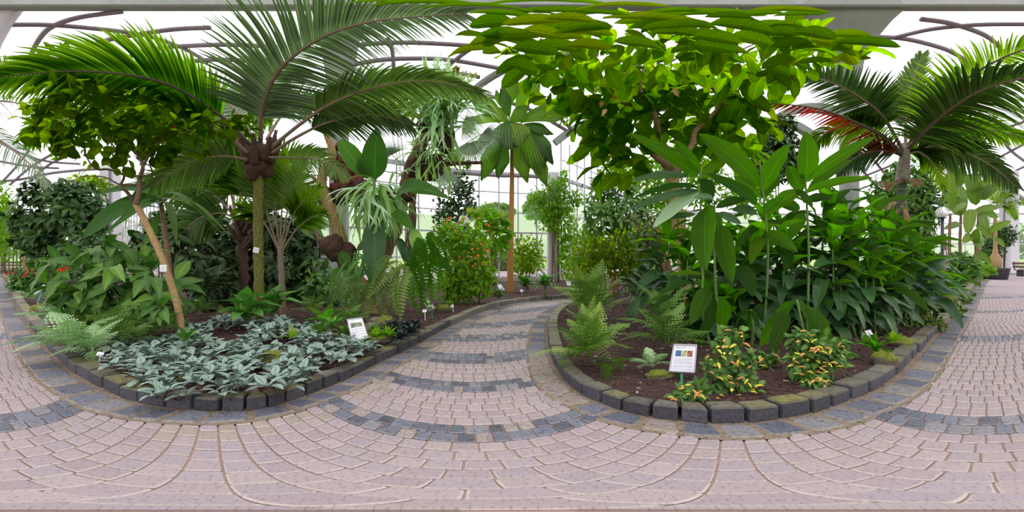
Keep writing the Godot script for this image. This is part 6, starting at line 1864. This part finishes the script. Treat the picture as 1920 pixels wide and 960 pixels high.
func signs():
	var pic1 = [[C8(16, 60, 66), C8(70, 150, 90), C8(216, 120, 130)], [C8(40, 90, 60), C8(150, 170, 80), C8(220, 110, 110)]]
	var pic2 = [[C8(30, 70, 130), C8(60, 130, 190), C8(30, 60, 60)], [C8(90, 110, 60), C8(200, 190, 140), C8(230, 220, 180)], [C8(60, 40, 40), C8(170, 90, 70), C8(210, 140, 110)]]
	var pic3 = [[C8(60, 70, 30), C8(150, 80, 50), C8(190, 130, 90)]]
	info_sign("tilted framed sign with two flower photographs on a green post above the silver carpet", [651, 599], [679, 596], [691, 632], [661, 643], [672, 664], 7.9, 7.6, page_tex(3, pic1, false))
	info_sign("framed sign with three small photographs on a green post in the right bed", [1263, 646], [1306, 647], [1302, 700], [1254, 697], [1280, 730], 5.95, 5.75, page_tex(5, pic2, true))
	info_sign("slanted sign with one dark photograph on a thin post below the sword fern", [790, 561], [803, 559], [816, 577], [804, 582], [813, 602], 11.9, 11.6, page_tex(7, pic3, false))
	info_sign("slanted sign on a thin green post left of the tall fan palm trunk", [932, 534], [939, 532], [947, 544], [938, 547], [942, 561], 17.9, 17.6, page_tex(9, [], false))
	info_sign("long narrow sign tilted on a grey post at the far left of the left bed", [61, 547], [83, 534], [88, 538], [66, 553], [66, 575], 15.2, 15.0, page_tex(11, pic3, false))
	info_sign("white slanted sign at the pillar right of the lily with the white flowers", [1061, 527], [1070, 527], [1073, 535], [1064, 536], [1056, 545], 22.0, 21.8, page_tex(13, [], false))
	for q in [["white plant label on a stake in front of the mossy palm trunk", 481, 624, 16, 11, [487, 644], 0.25], ["white plant label at the foot of the young slender palm", 538, 608, 13, 9, [540, 622], 0.12], ["white plant label left of the leaning trunk foot above the silver carpet", 323, 663, 19, 12, [324, 682], -0.1], ["white plant label on a stake between the kerb ferns and the silver carpet", 188, 664, 12, 7, [183, 684], -0.2], ["white plant label on a stake left of the slanted sign with one photograph", 796, 583, 8, 5, [798, 602], 0.1], ["white plant label on a stake under the orange-flowered shrub", 848, 574, 6, 5, [852, 587], 0.15], ["white plant label at the foot of the tall fan palm", 978, 545, 6, 4, [979, 555], 0.0], ["white plant label beside the small fern near the right mossy boulder", 1629, 624, 11, 9, [1632, 640], 0.25], ["white plant label half hidden among the leaves above the mossy boulders", 1677, 578, 6, 6, [1679, 600], 0.4], ["white plant label between the creeping mats on the right", 1749, 586, 5, 4, [1749, 596], 0.5]]:
		plant_label(q[0], q[1], q[2], q[3], q[4], q[5], q[6])
	# labels tied to trunks
	for q in [["white tag tied to the leaning trunk", 306, 503, 13, 13, 8.25, 0.0], ["white tag hanging on the mossy palm trunk", 480, 469, 11, 10, 10.65, -0.2]]:
		var z = q[5]
		var t = thing("trunk_tag", q[0], "label", P(q[1], q[2], z))
		part("plate", boxm(P(q[1], q[2], z), Vector3(q[3] * z / F, q[4] * z / F, 0.012), Basis(Vector3(0, 0, 1), q[6])), M.plate, t)
		var st = new_st()
		var bs = Basis(Vector3(0, 0, 1), q[6])
		var o = P(q[1], q[2], z) + Vector3(0, 0, 0.009)
		var hx = bs * Vector3(q[3] * z / F * 0.45, 0, 0)
		var hy = bs * Vector3(0, q[4] * z / F * 0.42, 0)
		var c = [o - hx + hy, o + hx + hy, o + hx - hy, o - hx - hy]
		var uv = [Vector2(0, 0), Vector2(1, 0), Vector2(1, 1), Vector2(0, 1)]
		for i in [0, 1, 2, 0, 2, 3]:
			st.set_uv(uv[i])
			st.add_vertex(c[i])
		part("printed_face", done(st), M.label_print[0], t)

func outside():
	# beyond the glass: a low hill with trees and a hedge
	var st = new_st()
	blob(st, Vector3(-30, -22, -330), Vector3(420, 52, 60), 77, 0.12, 40, 20)
	struct("hill", done(st), mat(C8(170, 190, 150), 0.95))
	var el = [leafm("ovate", 0.7, 0.1, 0.2, 0.0, 3, 2)]
	var k = 0
	for q in [[560, 500, 44.0, 40, 46, "bright"], [600, 470, 50.0, 30, 30, "lime"], [880, 470, 60.0, 30, 34, "bright"], [935, 480, 52.0, 30, 26, "lime"], [975, 490, 56.0, 40, 30, "bright"], [1010, 382, 90.0, 26, 26, "bright"], [930, 392, 110.0, 30, 12, "bright"], [900, 396, 120.0, 30, 10, "bright"], [300, 460, 60.0, 60, 40, "bright"], [1100, 470, 75.0, 40, 40, "bright"], [1880, 440, 80.0, 50, 40, "bright"], [60, 440, 80.0, 70, 40, "bright"], [230, 440, 70.0, 40, 50, "lime"], [440, 470, 50.0, 60, 50, "bright"]]:
		var names = ["yellow-green hedge bush outside the back window left of the epiphyte tree", "pale bush outside the window behind the epiphyte tree", "green bush outside the window behind the orange-flowered shrub", "sunlit bush outside the window left of the fan palm trunk", "green bush outside the window right of the fan palm trunk", "round tree outside the window right of the fan palm trunk", "distant tree on the hill seen left of the fan palm trunk", "distant tree line seen above the lamp globe", "tree outside the glass behind the leaning trunk", "tree outside behind the glazed corner", "tree outside the far right glass wall", "tree outside the far left glass wall", "tree outside the glass beside the left pillar", "tree outside the glass behind the palm trunks"]
		shrub("outdoor_tree", names[k], "tree", [q[0], 520, -0.36], [[q[0], q[1], q[3], q[4]], [q[0] + q[3] * 0.5, q[1] + q[4] * 0.4, q[3] * 0.7, q[4] * 0.8], [q[0] - q[3] * 0.5, q[1] + q[4] * 0.4, q[3] * 0.7, q[4] * 0.8]], {"z": q[2], "set": q[5], "meshes": el, "n": 1100, "px": 9, "most": 0, "stems": 3, "r": 0.15, "whorl": 5})
		k += 1
